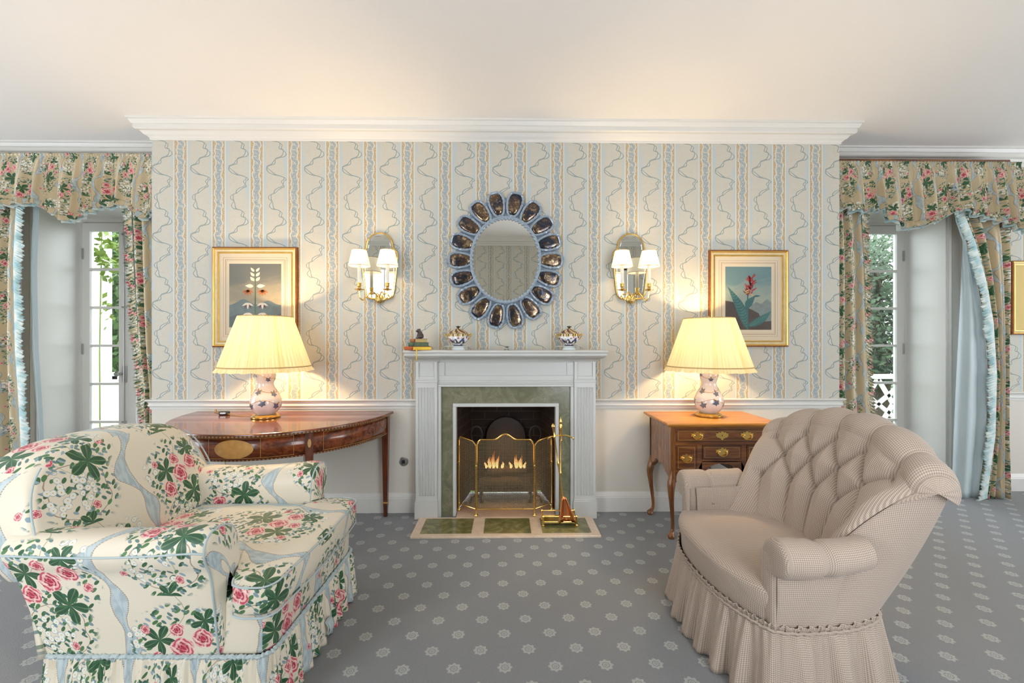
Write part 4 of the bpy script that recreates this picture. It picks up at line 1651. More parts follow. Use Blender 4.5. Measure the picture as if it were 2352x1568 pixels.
# tuft layout in metric space (u metres across, v metres up)
HWm = 0.44
um = S_ * HWm * (0.72 + 0.28 * np.clip(V_ / 0.74, 0, 1))
vm = V_ * 0.95
rowsB = [(0.36, [-0.80, -0.40, 0.0, 0.40, 0.80]), (0.52, [-0.60, -0.2, 0.2, 0.60]), (0.68, [-0.80, -0.40, 0.0, 0.40, 0.80])]


def um_of(s, v): return s * HWm * (0.72 + 0.28 * min(1, v / 0.74))


btn = [(um_of(s, v), v * 0.95, s, v) for v, ss in rowsB for s in ss]
pl = []
for (v, ss), (v2, ss2) in zip(rowsB[:-1], rowsB[1:]):
    for s in ss:
        for s2 in ss2:
            if abs(s - s2) < 0.25:
                pl.append((um_of(s, v), v * .95, um_of(s2, v2), v2 * .95))
for s in rowsB[0][1]:
    pl.append((um_of(s, 0.36), .36 * .95, um_of(s * 0.92, 0.0), 0.0))
for s in rowsB[2][1]:
    pl.append((um_of(s, .68), .68 * .95, um_of(s * 1.0, 1.0), .95))
D = np.full(um.shape, 1.0)
for a in pl: D = np.minimum(D, seg_dist(um, vm, *a))
Bd = np.full(um.shape, 1.0)
for a in btn: Bd = np.minimum(Bd, np.hypot(um - a[0], vm - a[1]))
edge = np.minimum((1 - np.abs(S_)) * 0.44, 0.2)
puff = 0.036 * (1 - np.exp(-(D / 0.042) ** 1.3)) * np.clip(edge / 0.03, 0.0, 1) ** 0.5
puff = puff - 0.024 * np.exp(-(Bd / 0.020) ** 2) - 0.011 * np.exp(-(D / 0.006) ** 2)
puff *= (1 - 0.45 * np.clip((V_ - 0.60) / 0.16, 0, 1))
puff *= (0.45 + 0.55 * np.clip(V_ / 0.3, 0, 1)) * (1 - 0.7 * np.clip((V_ - 0.86) / 0.14, 0, 1))
# normals by finite differences
Pn = np.stack([X0, Y0, Z0], -1)
du = np.gradient(Pn, axis=0); dv = np.gradient(Pn, axis=1)
nr = np.cross(du, dv); nr /= np.maximum(1e-9, np.linalg.norm(nr, axis=-1))[..., None]
mid = nr[NU // 2, NV // 3]
if mid[0] < 0: nr = -nr
Pt = Pn + nr * puff[..., None]
arcv = np.cumsum(np.linalg.norm(np.diff(Pn[NU // 2], axis=0), axis=1)); arcv = np.r_[0, arcv]
UVb = np.stack([um + 0.15 * 0, np.broadcast_to(arcv, um.shape) + 0.0], -1)
m = MB(); m.grid(Pt, UV=UVb, flip=True)
# close the rolled edge: sides of the roll
bk_ = m.build('backrest', GH, gc, ang=85)
for (u, v, s, vv) in btn:
    bm = MB()
    i = int(round((s + 1) / 2 * (NU - 1))); j = int(round(vv * (NV - 1)))
    p = Pt[i, j]; n_ = nr[i, j]
    bm.sphere(tuple(p + n_ * 0.003), 0.009, 12, 8, s=(0.8, 1, 1))
    bm.build('button', GH, bk_)
# scroll ends of the roll (fan-shaped gathered caps)
for i, sg in ((0, -1), (NU - 1, 1)):
    sm = MB()
    js = list(range(int(NV * 0.60), NV))
    ring = [Pt[i, j] for j in js]
    c = np.mean(ring, axis=0) + np.array([0.0, sg * 0.020, 0.0])
    rws = [[tuple(np.array(p) * (1 - q) + c * q + np.array([0, sg * (0.016 * sin(pi * q * 0.5) + 0.002 * sin(k * 0.9) * sin(pi * q)), 0])) for k, p in enumerate(ring)] for q in np.linspace(0, 1, 9)]
    uvs = [[(0.2 + 0.07 * q, 0.006 * k) for k in range(len(ring))] for q in np.linspace(0, 1, 9)]
    sm.grid(rws, UV=uvs, flip=(sg > 0))
    sm.build('scroll_end', GH, bk_, ang=85, solid=0.003)

# outer shell: from the arm fronts round the rear, its top edge following the arms, the fan's side edges and the rolled crest
half_plan = [(0.235, 0.398), (0.10, 0.405), (-0.02, 0.396), (-0.13, 0.362), (-0.21, 0.30), (-0.262, 0.20), (-0.290, 0.10), (-0.298, 0.0)]
hp = np.array(smooth_path(half_plan, 8))
hp, _s = resample(hp, 0.008)


def half_shell(sg):
    side = []
    iS = NU - 1 if sg > 0 else 0
    j0 = int(NV * 0.24)
    top = [(0.235, sg * 0.402, 0.53), (0.10, sg * 0.412, 0.53), (0.0, sg * 0.41, 0.545), (-0.04, sg * 0.400, 0.575)]
    cx = -0.10
    top += [tuple(Pt[iS, j] + np.array([-0.004, 0, 0])) for j in range(j0 + 8, int(NV * 0.70), 8) if Pt[iS, j][0] < -0.045]
    e = [tuple(Pt[iS, NV - 1])]
    ks = np.linspace(iS, NU // 2, 16).astype(int)
    top += [tuple(Pt[k, NV - 18] + np.array([0.004, 0, 0.004])) for k in ks]
    T, _ = resample(top, 0.008)
    n = 90
    idx = np.linspace(0, 1, n)
    Tn = np.stack([np.interp(idx, np.linspace(0, 1, len(T)), T[:, q]) for q in range(3)], 1)
    H = hp.copy(); H[:, 1] *= sg
    Bn = np.stack([np.interp(idx, np.linspace(0, 1, len(H)), H[:, q]) for q in range(2)], 1)
    rows = []; uv = []
    for k in range(n):
        row = []; ur = []
        for q in np.linspace(0, 1, 24):
            b = np.array([Bn[k, 0], Bn[k, 1], 0.255])
            p = b * (1 - q) + Tn[k] * q
            bul = 0.022 * sin(pi * q)
            row.append((p[0] - bul * (idx[k] > .3) * min(1, (idx[k] - .3) * 4), p[1] + sg * bul * 0.6 * max(0, 1 - idx[k] * 1.6), p[2])); ur.append((idx[k] * 1.05, p[2]))
        rows.append(row); uv.append(ur)
    mb = MB(); mb.grid(rows, UV=uv, flip=(sg > 0))
    return mb


for sg in (1, -1):
    half_shell(sg).build('outer_panel', GH, gc, ang=80, solid=0.006)


# ---- arms
def garm(sg):
    # inner face + roll + outer, section in (y,z), swept from the front (x=.215) back to the fan
    n = 30
    rows = []; uv = []
    for i, u in enumerate(np.linspace(0, 1, n)):
        x = 0.225 - 0.300 * u
        yo = 0.402 - 0.03 * u ** 2 * 0 + 0.012 * sin(pi * u)
        cz = 0.530 + 0.02 * (u ** 2)
        cy = yo + 0.004
        r = 0.062 + 0.006 * cos(u * pi)
        pinch = 0.010 * exp(-((u - 0.42) / 0.05) ** 2)
        r = r - pinch
        sec = [(0.335 - 0.02 * u, 0.29), (0.332 - 0.02 * u, 0.42), (0.328 - 0.02 * u, 0.47)]
        for a in np.linspace(radians(165), radians(-120), 22):
            sec.append((cy + 0.008 + r * 1.08 * cos(a), cz + r * sin(a)))
        sec.append((0.388, cz - r * 0.75))
        sec.append((0.380, 0.42))
        sec.append((0.376, 0.29))
        row = []; ur = []; L = 0; pp = None
        for (y, z) in sec:
            if pp: L += hypot(y - pp[0], z - pp[1])
            pp = (y, z)
            # button dimples on the inner face
            row.append((x, sg * y, z)); ur.append((x, L))
        rows.append(row); uv.append(ur)
    # front face
    front = []
    c = np.array([0.375, 0.50])
    base = rows[0]
    pre = []; preuv = []
    for q, dx in ((0.97, 0.012), (0.90, 0.020), (0.75, 0.024), (0.5, 0.026), (0.25, 0.024), (0.02, 0.018)):
        pre.append([(0.225 + dx, sg * (c[0] + (abs(p[1]) - c[0]) * q), c[1] + (p[2] - c[1]) * q) for p in base])
        preuv.append([(c[0] + (abs(p[1]) - c[0]) * q, c[1] + (p[2] - c[1]) * q) for p in base])
    mb = MB()
    mb.grid(pre[::-1] + rows, UV=preuv[::-1] + uv, flip=(sg > 0))
    o = mb.build('arm', GH, gc, ang=75)
    for x, y, z in ((0.11, 0.322, 0.455), (-0.03, 0.318, 0.455), (0.085, 0.40, 0.579)):
        b = MB()
        b.sphere((x, sg * y, z), 0.009, 12, 8)
        b.build('button', GH, o)
    # facing below the scroll
    fm = MB()
    R = []; U = []
    for t in np.linspace(0, 1, 9):
        y = 0.322 + 0.086 * t
        bul = 0.014 * sin(pi * t) ** 0.6 + 0.006
        R.append([(0.228 + bul, sg * y, z) for z in np.linspace(0.262, 0.53, 8)]); U.append([(y, z) for z in np.linspace(0.262, 0.53, 8)])
    fm.grid(R, UV=U, flip=(sg < 0))
    fm.build('arm_facing', GH, o, ang=85, solid=0.006)
    # inner panel running back to the fan (fills between arm and back)
    mb = MB()
    R = []; U = []
    for t in np.linspace(0, 1, 16):
        x = 0.20 - 0.33 * t
        y = 0.330 - 0.04 * t ** 2
        row = []; ur = []
        for k, z in enumerate(np.linspace(0.34, 0.530 + 0.02 * t, 12)):
            d = min(hypot(x - 0.11, z - 0.455), hypot(x + 0.03, z - 0.455))
            bul = 0.014 * (1 - exp(-(d / 0.035) ** 1.5)) * sin(pi * k / 11) + 0.004
            row.append((x, sg * (y - bul), z)); ur.append((x, z))
        R.append(row); U.append(ur)
    mb.grid(R, UV=U, flip=(sg < 0))
    mb.build('inner_arm_pad', GH, gc, ang=85)


garm(1); garm(-1)

gp = plan
i0 = min(range(len(gp)), key=lambda k: gp[k][0])
gpath = [gp[(i0 + k) % len(gp)] for k in range(len(gp) + 1)]
gpath = gpath[::-1]
ar = sum(gpath[i][0] * gpath[i + 1][1] - gpath[i + 1][0] * gpath[i][1] for i in range(len(gpath) - 1))
if ar < 0: gpath = gpath[::-1]
gpath = [(p[0] * 1.02, p[1] * 1.02) for p in gpath]
m = MB()
R, UV = skirt(gpath, 0.262, 0.004, amp=0.032, flare=0.045, wl=0.125, seed=11, full=1.5)
m.grid(R, UV=UV)
gs = m.build('skirt', GH, gc, ang=85, solid=0.002)
m = MB()
# pinched heading standing up above the stitch line
R, UV = skirt(gpath, 0.262, 0.285, amp=0.006, flare=0.006, wl=0.022, seed=5, rows=3, ds=0.003)
m.grid(R, UV=UV)
gathered_band(m, [(p[0] * 1.012, p[1] * 1.012) for p in gpath], 0.262, 0.005)
m.build('skirt_heading', GH, gs, ang=85, solid=0.0015)
# ---------------------------------------------------------------- demilune console table
ct = thing('console_table', 'half-round mahogany console table with oval inlay and tapered square legs', 'table', (-1.585, 3.30, 0))
A_, B_ = 0.735, 0.835


def demi(a, b, n=64, back=0.0):
    return [(a * cos(t), -b * sin(t)) for t in np.linspace(pi, 0, n)]


m = MB()
rows = []
for q, z in ((0.985, 0.752), (0.996, 0.755), (1.0, 0.760), (1.0, 0.770), (0.997, 0.7745), (0.990, 0.776)):
    rows.append([(x * q, y * q, z) for x, y in demi(A_, B_)])
b0 = m.n
m.grid(rows)
n = 64
m.f.append(tuple(b0 + 5 * n + k for k in range(n))); m.mi.append(0)
m.f.append(tuple(b0 + k for k in range(n))[::-1]); m.mi.append(0)
for k in range(5):
    m.f.append((b0 + k * n, b0 + (k + 1) * n, b0 + (k + 1) * n + n - 1, b0 + k * n + n - 1)); m.mi.append(0)
top = m.build('tabletop', M['mahogany'], ct, ang=40)
m = MB()
P = [[(x * q, y * q, z) for z in (0.7565, 0.7665)] for q in (1.0015,) for x, y in demi(A_, B_, 240)]
m.grid(P)


def string_mat():
    g = G('chequered_stringing', 0.35)
    U, V, _ = g.xyz(g.coord('Object'))
    th = g.atan2(V, U)
    g.color(g.mix(g.step(g.sin(th * 240.0), -0.2, 0.2), (0.06, 0.02, 0.008), (0.30, 0.14, 0.04)))
    g.set('Coat Weight', 0.4)
    return g.mat


M['stringing'] = string_mat()
m.build('edge_inlay', M['stringing'], top)
# apron
a1, b1 = A_ - 0.035, B_ - 0.035
m = MB()
P = [[(x, y, z) for z in (0.618, 0.7535)] for x, y in demi(a1, b1, 96)]
m.grid(P)
ap = m.build('apron', M['mahogany'], ct, solid=0.016)
m = MB()
P = [[(x * 1.013, y * 1.011, z) for z in (0.618, 0.626)] for x, y in demi(a1, b1, 160)]
m.grid(P)
m.build('apron_inlay', M['stringing'], ap)
m = MB(); m.box(-a1, a1, -0.02, -0.004, 0.62, 0.752); m.build('back_rail', M['mahogany'], ct)
# oval panel and thin stringing lines
m = MB()


def ap_pt(t, z, off=0.010):
    x, y = a1 * cos(t), -b1 * sin(t)
    nx, ny = b1 * cos(t), -a1 * sin(t)
    l = hypot(nx, ny)
    return (x + nx / l * off, y + ny / l * off, z)


tc = radians(87)
P = []
for k in range(40):
    a = 2 * pi * k / 40
    P.append([ap_pt(tc + q * 0.150 * cos(a), 0.687 + q * 0.054 * sin(a), 0.0098) for q in (0.0, 0.4, 0.8, 0.96, 1.0)])
m.grid(P, closed_u=True)
m.build('oval_inlay', M['inlay'], ap)
m = MB()
for t in (radians(87) - .20, radians(87) + .20, radians(62), radians(49), radians(118), radians(131), radians(8), radians(172)):
    m.tube([ap_pt(t, 0.632, 0.009), ap_pt(t, 0.748, 0.009)], 0.0012, 4)
for zz in (0.634, 0.746):
    for ta, tb in ((8, 49), (62, 118), (131, 172)):
        m.tube([ap_pt(radians(t), zz, 0.009) for t in np.linspace(ta, tb, 20)], 0.0012, 4)
m.build('line_inlay', M['inlay'], ap)
for t in (radians(3), radians(55.5), radians(124.5), radians(177)):
    x, y, _ = ap_pt(t, 0, -0.008)
    if t < 0.1 or t > 3: y -= 0.005
    lg = MB()
    nx, ny = b1 * cos(t), -a1 * sin(t)
    an = atan2(ny, nx)
    def sq(h, z): 
        return [(x + h * (c * cos(an) - s * sin(an)), y + h * (c * sin(an) + s * cos(an)), z) for c, s in ((-1, -1), (1, -1), (1, 1), (-1, 1))]
    secs = [(0.0125, 0), (0.0165, 0.11), (0.0165, 0.115), (0.016, 0.12), (0.0235, 0.62), (0.0235, 0.752)]
    lg.grid([sq(h, z) for h, z in secs][::1], closed_v=True, flip=True)
    b = 0
    lg.f.append((0, 1, 2, 3)[::-1]); lg.mi.append(0)
    lo = lg.build('leg', M['mahogany_y'], ct, smooth=False, bevel=0.0015)
    cf = MB()
    cf.grid([sq(0.0172, 0.100), sq(0.0174, 0.112)], closed_v=True, flip=True)
    cf.build('cuff_inlay', M['inlay'], lo, smooth=False)
    if 0.5 < t < 3:
        fm = MB()
        cxp = ap_pt(t, 0.69, 0.0172)
        P = []
        for k in range(20):
            a = 2 * pi * k / 20
            P.append([ap_pt(t + q * 0.014 * cos(a), 0.69 + q * 0.026 * sin(a), 0.0165) for q in (0, 0.5, 1)])
        fm.grid(P, closed_u=True); fm.build('paterae_inlay', M['inlay'], lo)


# ---------------------------------------------------------------- lowboy
lb = thing('lowboy', 'walnut lowboy side table with brass handled drawers and cabriole legs', 'side table', (1.425, 3.06, 0))
# local: x -0.38..0.38 , y -0.25..0.25 (front = -y)
m = MB()
prof = [(0.0, 0.738), (0.006, 0.740), (0.012, 0.745), (0.016, 0.750), (0.024, 0.753), (0.027, 0.758), (0.026, 0.764), (0.022, 0.768), (0.0, 0.769)]
hw, hd = 0.352, 0.222
P = []
for (cx, cy, dx, dy) in ((-hw, hd, -1, 0.6), (-hw, -hd, -1, -1), (hw, -hd, 1, -1), (hw, hd, 1, 0.6)):
    P.append([(cx + dx * o, cy + dy * o, z) for o, z in prof])
m.grid(P, closed_v=True, flip=False)
m.box(-hw, hw, -hd, hd + 0.012, 0.739, 0.7688)
m.build('top', M['walnut_top'], lb, ang=30)
CX, CYf, CYb = 0.338, -0.205, 0.225
ZB, ZT = 0.44, 0.738
# sides with shaped lower edge
for sg in (-1, 1):
    m = MB()
    pts = [(CYf + 0.04, ZT), (CYf + 0.04, 0.375)]
    for t in np.linspace(0, 1, 15):
        y = CYf + 0.05 + (CYb - CYf - 0.09) * t
        z = 0.385 + 0.07 * (1 - abs(2 * t - 1) ** 2.2) + 0.010 * cos(t * 6 * pi)
        pts.append((y, z))
    pts += [(CYb - 0.02, 0.39), (CYb - 0.02, ZT)]
    x0, x1 = sorted((sg * (CX - 0.016), sg * CX))
    m.prism(pts, x0, x1, axis='x')
    m.build('side_panel', M['walnut_v'], lb, smooth=False)
m = MB(); m.box(-CX + .02, CX - .02, CYb - 0.016, CYb, 0.5, ZT); m.build('back_panel', M['walnut_dark'], lb, smooth=False)
# front frame: rails, stiles and shaped apron
m = MB()
f0, f1 = CYf, CYf + 0.018
m.box(-CX + 0.03, CX - 0.03, f0, f1, 0.722, ZT)
m.box(-CX + 0.03, CX - 0.03, f0, f1, 0.617, 0.636)
for x in (-0.148, 0.148): m.box(x - 0.017, x + 0.017, f0, f1, 0.44, 0.617)
m.box(-0.131, 0.131, f0, f1, 0.505, 0.522)
m.build('front_frame', M['walnut'], lb, smooth=False)
m = MB()
# side aprons and kneehole arch, one silhouette
def ogee(xa, xb, z0, dep, n=12):
    out = []
    for t in np.linspace(0, 1, n):
        out.append((xa + (xb - xa) * t, z0 + dep * sin(pi * t) ** 0.7))
    return out
pts = [(-CX + 0.03, 0.45), (-CX + 0.03, 0.372)]
pts += ogee(-CX + 0.05, -0.175, 0.385, 0.045)
pts += [(-0.150, 0.372), (-0.135, 0.385)]
pts += [(-0.118 + 0.0, 0.43)] + [(0.105 * cos(pi - pi * k / 14), 0.430 + 0.065 * sin(pi * k / 14)) for k in range(15)] + [(0.118, 0.43)]
pts += [(0.135, 0.385), (0.150, 0.372)]
pts += ogee(0.175, CX - 0.05, 0.385, 0.045)
pts += [(CX - 0.03, 0.372), (CX - 0.03, 0.45), (0.16, 0.45), (0.13, 0.51), (-0.13, 0.51), (-0.16, 0.45)]
m.prism(pts, f0, f1, axis='y')
m.build('apron', M['walnut'], lb, smooth=False)
m = MB(); m.box(-0.155, -0.150, f1, CYb - .02, 0.40, 0.6); m.box(0.150, 0.155, f1, CYb - .02, 0.40, 0.6); m.box(-.15, .15, f1, CYb - .02, 0.508, 0.513)
m.build('drawer_case', M['walnut_dark'], lb, smooth=False)


def bat_plate(x, z, key=False):
    """pierced batwing back plate outline"""
    h = [(0, 0.019), (0.004, 0.021), (0.006, 0.015), (0.011, 0.014), (0.016, 0.018), (0.018, 0.012), (0.023, 0.010), (0.030, 0.012), (0.027, 0.004), (0.030, -0.002), (0.024, -0.004),
         (0.022, -0.010), (0.015, -0.009), (0.011, -0.014), (0.006, -0.013), (0.004, -0.020), (0, -0.022)]
    return [(x + a * 1.45, z + b * 1.4) for a, b in h] + [(x - a * 1.45, z + b * 1.4) for a, b in h[-2:0:-1]]


def drawer(x0, x1, z0, z1, handles):
    m = MB()
    m.box(x0, x1, f0 - 0.004, f0 + 0.10, z0, z1)
    d = m.build('drawer', M['walnut_dark'], lb, smooth=False, bevel=0.002)
    m = MB()
    w = 0.014
    m.box(x0 + w, x1 - w, f0 - 0.0052, f0 - 0.003, z0 + w, z1 - w)
    m.build('veneer_panel', M['walnut'], d, smooth=False)
    m = MB()
    w2 = 0.0125
    for (a, b, c, e) in ((x0 + w2, x1 - w2, z0 + w2, z0 + w2 + .0016), (x0 + w2, x1 - w2, z1 - w2 - .0016, z1 - w2), (x0 + w2, x0 + w2 + .0016, z0 + w2, z1 - w2), (x1 - w2 - .0016, x1 - w2, z0 + w2, z1 - w2)):
        m.box(a, b, f0 - 0.0056, f0 - 0.004, c, e)
    m.build('stringing_line', M['inlay'], d, smooth=False)
    for hx, hz, kind in handles:
        m = MB()
        m.prism(bat_plate(hx, hz), f0 - 0.0075, f0 - 0.005, axis='y')
        if kind == 'h':
            for s in (-1, 1): m.lathe([(0.006, 0), (0.005, 0.006), (0.006, 0.010), (0.0, 0.014)], (hx + s * 0.024, f0 - 0.007, hz + 0.004), 10, axis='y')
            m.tube(smooth_path([(hx - 0.024, f0 - 0.017, hz + 0.004), (hx - 0.030, f0 - 0.018, hz - 0.006), (hx - 0.020, f0 - 0.019, hz - 0.020), (hx, f0 - 0.019, hz - 0.025),
                                (hx + 0.020, f0 - 0.019, hz - 0.020), (hx + 0.030, f0 - 0.018, hz - 0.006), (hx + 0.024, f0 - 0.017, hz + 0.004)], 4), 0.0028, 7)
            m.build('handle', M['brass'], d)
        else:
            m.build('keyhole_plate', M['brass'], d)
            m = MB(); m.lathe([(0.0032, 0), (0.0032, 0.0015)], (hx, f0 - 0.0072, hz + 0.004), 10, axis='y'); m.box(hx - .0015, hx + .0015, f0 - .0088, f0 - .0075, hz - .006, hz + .003)
            m.build('keyhole', M['black_plastic'], d)


drawer(-0.305, 0.305, 0.637, 0.721, [(-0.165, 0.680, 'h'), (0, 0.680, 'k'), (0.165, 0.680, 'h')])
drawer(-0.305, -0.168, 0.452, 0.616, [(-0.237, 0.532, 'h')])
drawer(0.168, 0.305, 0.452, 0.616, [(0.237, 0.532, 'h')])
drawer(-0.128, 0.128, 0.524, 0.616, [(0, 0.572, 'h')])
# cabriole legs
for sx in (-1, 1):
    for sy in (-1, 1):
        m = MB()
        x0, y0 = sx * (CX - 0.018), (CYf + 0.02) if sy < 0 else (CYb - 0.02)
        ctrl = [(0.0, 0.45, 0.021), (0.004, 0.40, 0.024), (0.016, 0.355, 0.026), (0.020, 0.31, 0.022), (0.013, 0.24, 0.0165), (0.003, 0.16, 0.013), (-0.004, 0.09, 0.0115), (-0.001, 0.05, 0.012), (0.010, 0.030, 0.016), (0.018, 0.017, 0.024), (0.020, 0.008, 0.024), (0.020, 0.0, 0.018)]
        pts = smooth_path(ctrl, 4)
        ox = sx * 0.707; oy = -0.707 if sy < 0 else 0.0
        if sy > 0: ox = sx
        m.tube([(x0 + ox * a, y0 + oy * a, z) for a, z, r in pts], [r for a, z, r in pts], 14)
        m.box(x0 - 0.018, x0 + 0.018, y0 - 0.018, y0 + 0.018, 0.375, ZT)
        # knee brackets
        for (dx, dy) in ((-sx, 0), (0, -sy)):
            pr_ = [(0.0, 0.445), (0.0, 0.36), (0.018, 0.368), (0.028, 0.380), (0.036, 0.384), (0.044, 0.40), (0.046, 0.445)]
            if dx:
                m.prism([(x0 + dx * a, z) for a, z in pr_][::(1 if dx > 0 else -1)], y0 - 0.015 if sy < 0 else y0 + .0, y0 + 0.0 if sy < 0 else y0 + .015, axis='y')
            else:
                m.prism([(y0 + dy * a, z) for a, z in pr_], *(sorted((x0, x0 + sx * 0.015))), axis='x')
        m.build('leg', M['walnut_v'], lb, ang=40)


# ---------------------------------------------------------------- table lamps
def ivy_leaf(m, ang, h, size, rot, rfun):
    """five pointed leaf laid on a body of revolution"""
    pts = []
    for k in range(10):
        a = 2 * pi * k / 10 + rot
        rr = 1.22 * size * (1.25, 0.50, 1.0, 0.52, 0.72, 0.38, 0.72, 0.52, 1.0, 0.50)[k]
        pts.append((rr * cos(a), rr * sin(a)))
    r0 = rfun(h)
    vs = []
    def onto(u, v, off):
        z = h + v; r = rfun(z) + off; t = ang + u / max(0.02, r0)
        return (r * cos(t), r * sin(t), z)
    vs.append(onto(0, 0, 0.0030))
    for u, v in pts: vs.append(onto(u, v, 0.0014))
    fs = [(0, 1 + k, 1 + (k + 1) % 10) for k in range(10)]
    m.add(vs, fs)


gourd = [(0.058, 0.026), (0.072, 0.040), (0.088, 0.062), (0.097, 0.090), (0.098, 0.112), (0.091, 0.140), (0.076, 0.172), (0.060, 0.200), (0.050, 0.222), (0.049, 0.240), (0.056, 0.262), (0.0615, 0.285), (0.060, 0.308), (0.050, 0.332), (0.038, 0.352), (0.032, 0.366), (0.034, 0.376), (0.030, 0.380)]
gz = [p[1] for p in gourd]; grr = [p[0] for p in gourd]


def table_lamp(loc, label, rz, power):
    L = thing('table_lamp', label, 'lamp', loc, rz, 'pair of gourd lamps')
    m = MB(); m.lathe([(0.0, 0), (0.090, 0.0), (0.092, 0.004), (0.092, 0.010), (0.088, 0.013), (0.084, 0.016), (0.080, 0.022), (0.066, 0.027), (0, 0.028)], n=40)
    m.build('base', M['brass'], L)
    m = MB(); m.lathe(gourd, n=48); body = m.build('body', M['porcelain'], L)
    rf = lambda z: float(np.interp(z, gz, grr))
    rng = random.Random(5)
    spots = []
    for k in range(7): spots.append((k * 0.90 + 0.2, 0.082 + 0.022 * (k % 2), 0.025))
    for k in range(5): spots.append((k * 1.26 + 0.5, 0.165 + 0.015 * (k % 2), 0.022))
    for k in range(5): spots.append((k * 1.26 + 0.1, 0.262 + 0.030 * (k % 2), 0.017))
    for k in range(3): spots.append((k * 2.1 + 0.9, 0.345, 0.012))
    for a, h, s in spots:
        lm = MB(); ivy_leaf(lm, a, h, s, rng.uniform(0.9, 2.2), rf); lm.build('ivy_leaf', M['ivy_blue'], body)
    m = MB()
    for base_z, amp, n in ((0.115, 0.014, 3), (0.185, 0.010, 2), (0.285, 0.014, 2)):
        pts = []
        for t in np.linspace(0, 2 * pi, 70, endpoint=False):
            z = base_z + amp * sin(n * t); r = rf(z) + 0.0008
            pts.append((r * cos(t), r * sin(t), z))
        m.tube(pts, 0.0016, 5, closed=True)
    m.build('vine_line', M['gold_line'], body)
    m = MB(); m.lathe([(0.014, 0.378), (0.014, 0.40), (0.010, 0.405), (0.010, 0.44), (0.018, 0.445), (0.018, 0.47), (0.0, 0.472)], n=16); m.build('socket', M['brass'], L)
    m = MB(); m.sphere((0, 0, 0.515), 0.030, 16, 12, s=(1, 1, 1.3)); m.build('bulb', M['bulb'], L)
    # pleated shade
    n = 300
    zs = np.linspace(0, 1, 10)
    P = []
    for k in range(n):
        a = 2 * pi * k / n
        row = []
        for q in zs:
            z = 0.352 + q * (0.694 - 0.352)
            r = 0.283 + (0.166 - 0.283) * q
            r += 0.0036 * sin(k * 2 * pi / 5 + 0.8 * sin(a * 7)) + 0.0012 * sin(a * 17 + 2)
            row.append((r * cos(a), r * sin(a), z))
        P.append(row)
    m = MB(); m.grid(P, closed_u=True)
    sh = m.build('lamp_shade', M['silk_shade'], L, ang=80)
    P = []
    for k in range(n):
        a = 2 * pi * k / n
        row = []
        for q in np.linspace(0, 1, 6):
            z = 0.352 - q * 0.030
            r = 0.284 + 0.015 * q + 0.006 * q * sin(a * 44) + 0.003 * q * sin(a * 19 + 1)
            row.append((r * cos(a), r * sin(a), z + 0.002 * sin(a * 22)))
        P.append(row)
    m = MB(); m.grid(P, closed_u=True, flip=True); m.build('frill', M['silk_shade'], sh, ang=80)
    m = MB()
    m.tube([(0.2855 * cos(2 * pi * k / 120), 0.2855 * sin(2 * pi * k / 120), 0.354) for k in range(120)], 0.0042, 6, closed=True)
    m.tube([(0.167 * cos(2 * pi * k / 90), 0.167 * sin(2 * pi * k / 90), 0.694) for k in range(90)], 0.0035, 6, closed=True)
    m.build('braid_trim', M['shade_trim'], sh)
    m = MB()
    for k in range(3):
        a = 2 * pi * k / 3; m.tube([(0, 0, 0.685), (0.166 * cos(a), 0.166 * sin(a), 0.690)], 0.0018, 5)
    m.tube([(0.0, 0.0, 0.46)] + [(0.045 * sin(t), 0, 0.575 - 0.11 * cos(t)) for t in np.linspace(0.3, pi, 10)], 0.0015, 5)
    m.tube([(0.0, 0.0, 0.46)] + [(-0.045 * sin(t), 0, 0.575 - 0.11 * cos(t)) for t in np.linspace(0.3, pi, 10)], 0.0015, 5)
    m.lathe([(0.004, 0.683), (0.007, 0.692), (0.005, 0.698), (0.009, 0.704), (0.005, 0.712), (0, 0.714)], n=10)
    m.build('harp_finial', M['brass'], L)
    point_light('lamp_light', (0, 0, 0.53), power, (1.0, 0.70, 0.36), 0.05, L)
    return L


table_lamp((-1.655, 3.025, 0.7765), 'lit gourd lamp with pleated yellow shade standing on the half-round mahogany table', 0.3, 58)
table_lamp((1.447, 3.085, 0.7695), 'lit gourd lamp with pleated cream shade standing on the walnut lowboy', 1.9, 52)
# cord and dimmer
o = MB()
o.tube(smooth_path([(-1.752, 3.06, 0.781), (-1.80, 3.10, 0.784), (-1.86, 3.08, 0.780), (-1.92, 3.11, 0.782), (-1.985, 3.13, 0.784)], 8), 0.0028, 6)
o.tube(smooth_path([(-2.04, 3.15, 0.784), (-2.09, 3.20, 0.780), (-2.16, 3.26, 0.780), (-2.18, 3.312, 0.775), (-2.18, 3.315, 0.6), (-2.12, 3.318, 0.40), (-2.14, 3.318, 0.2), (-2.2, 3.30, 0.03)], 6), 0.0028, 6)
tag(o.build('lamp_cord', M['grey_cord']), 'thin gold lamp cord lying on the half-round table', 'cord')
dm = thing('dimmer_switch', 'small black and silver inline dimmer lying on the half-round table', 'switch', (-2.012, 3.14, 0.7765), 0.15)
o = MB(); o.box(-0.032, 0.032, -0.018, 0.018, 0, 0.026); o.build('case', M['black_plastic'], dm, bevel=0.007, seg=3)
o = MB(); o.box(-0.020, 0.016, -0.020, -0.017, 0.008, 0.020); o.build('slider', M['steel'], dm, bevel=0.001)
o = MB(); o.tube(smooth_path([(1.50, 3.29, 0.70), (1.50, 3.315, 0.5), (1.53, 3.318, 0.40), (1.60, 3.318, 0.25), (1.62, 3.30, 0.01)], 6), 0.003, 6)
tag(o.build('lamp_cord', M['black_plastic']), 'dark lamp cord hanging behind the kneehole of the lowboy', 'cord')

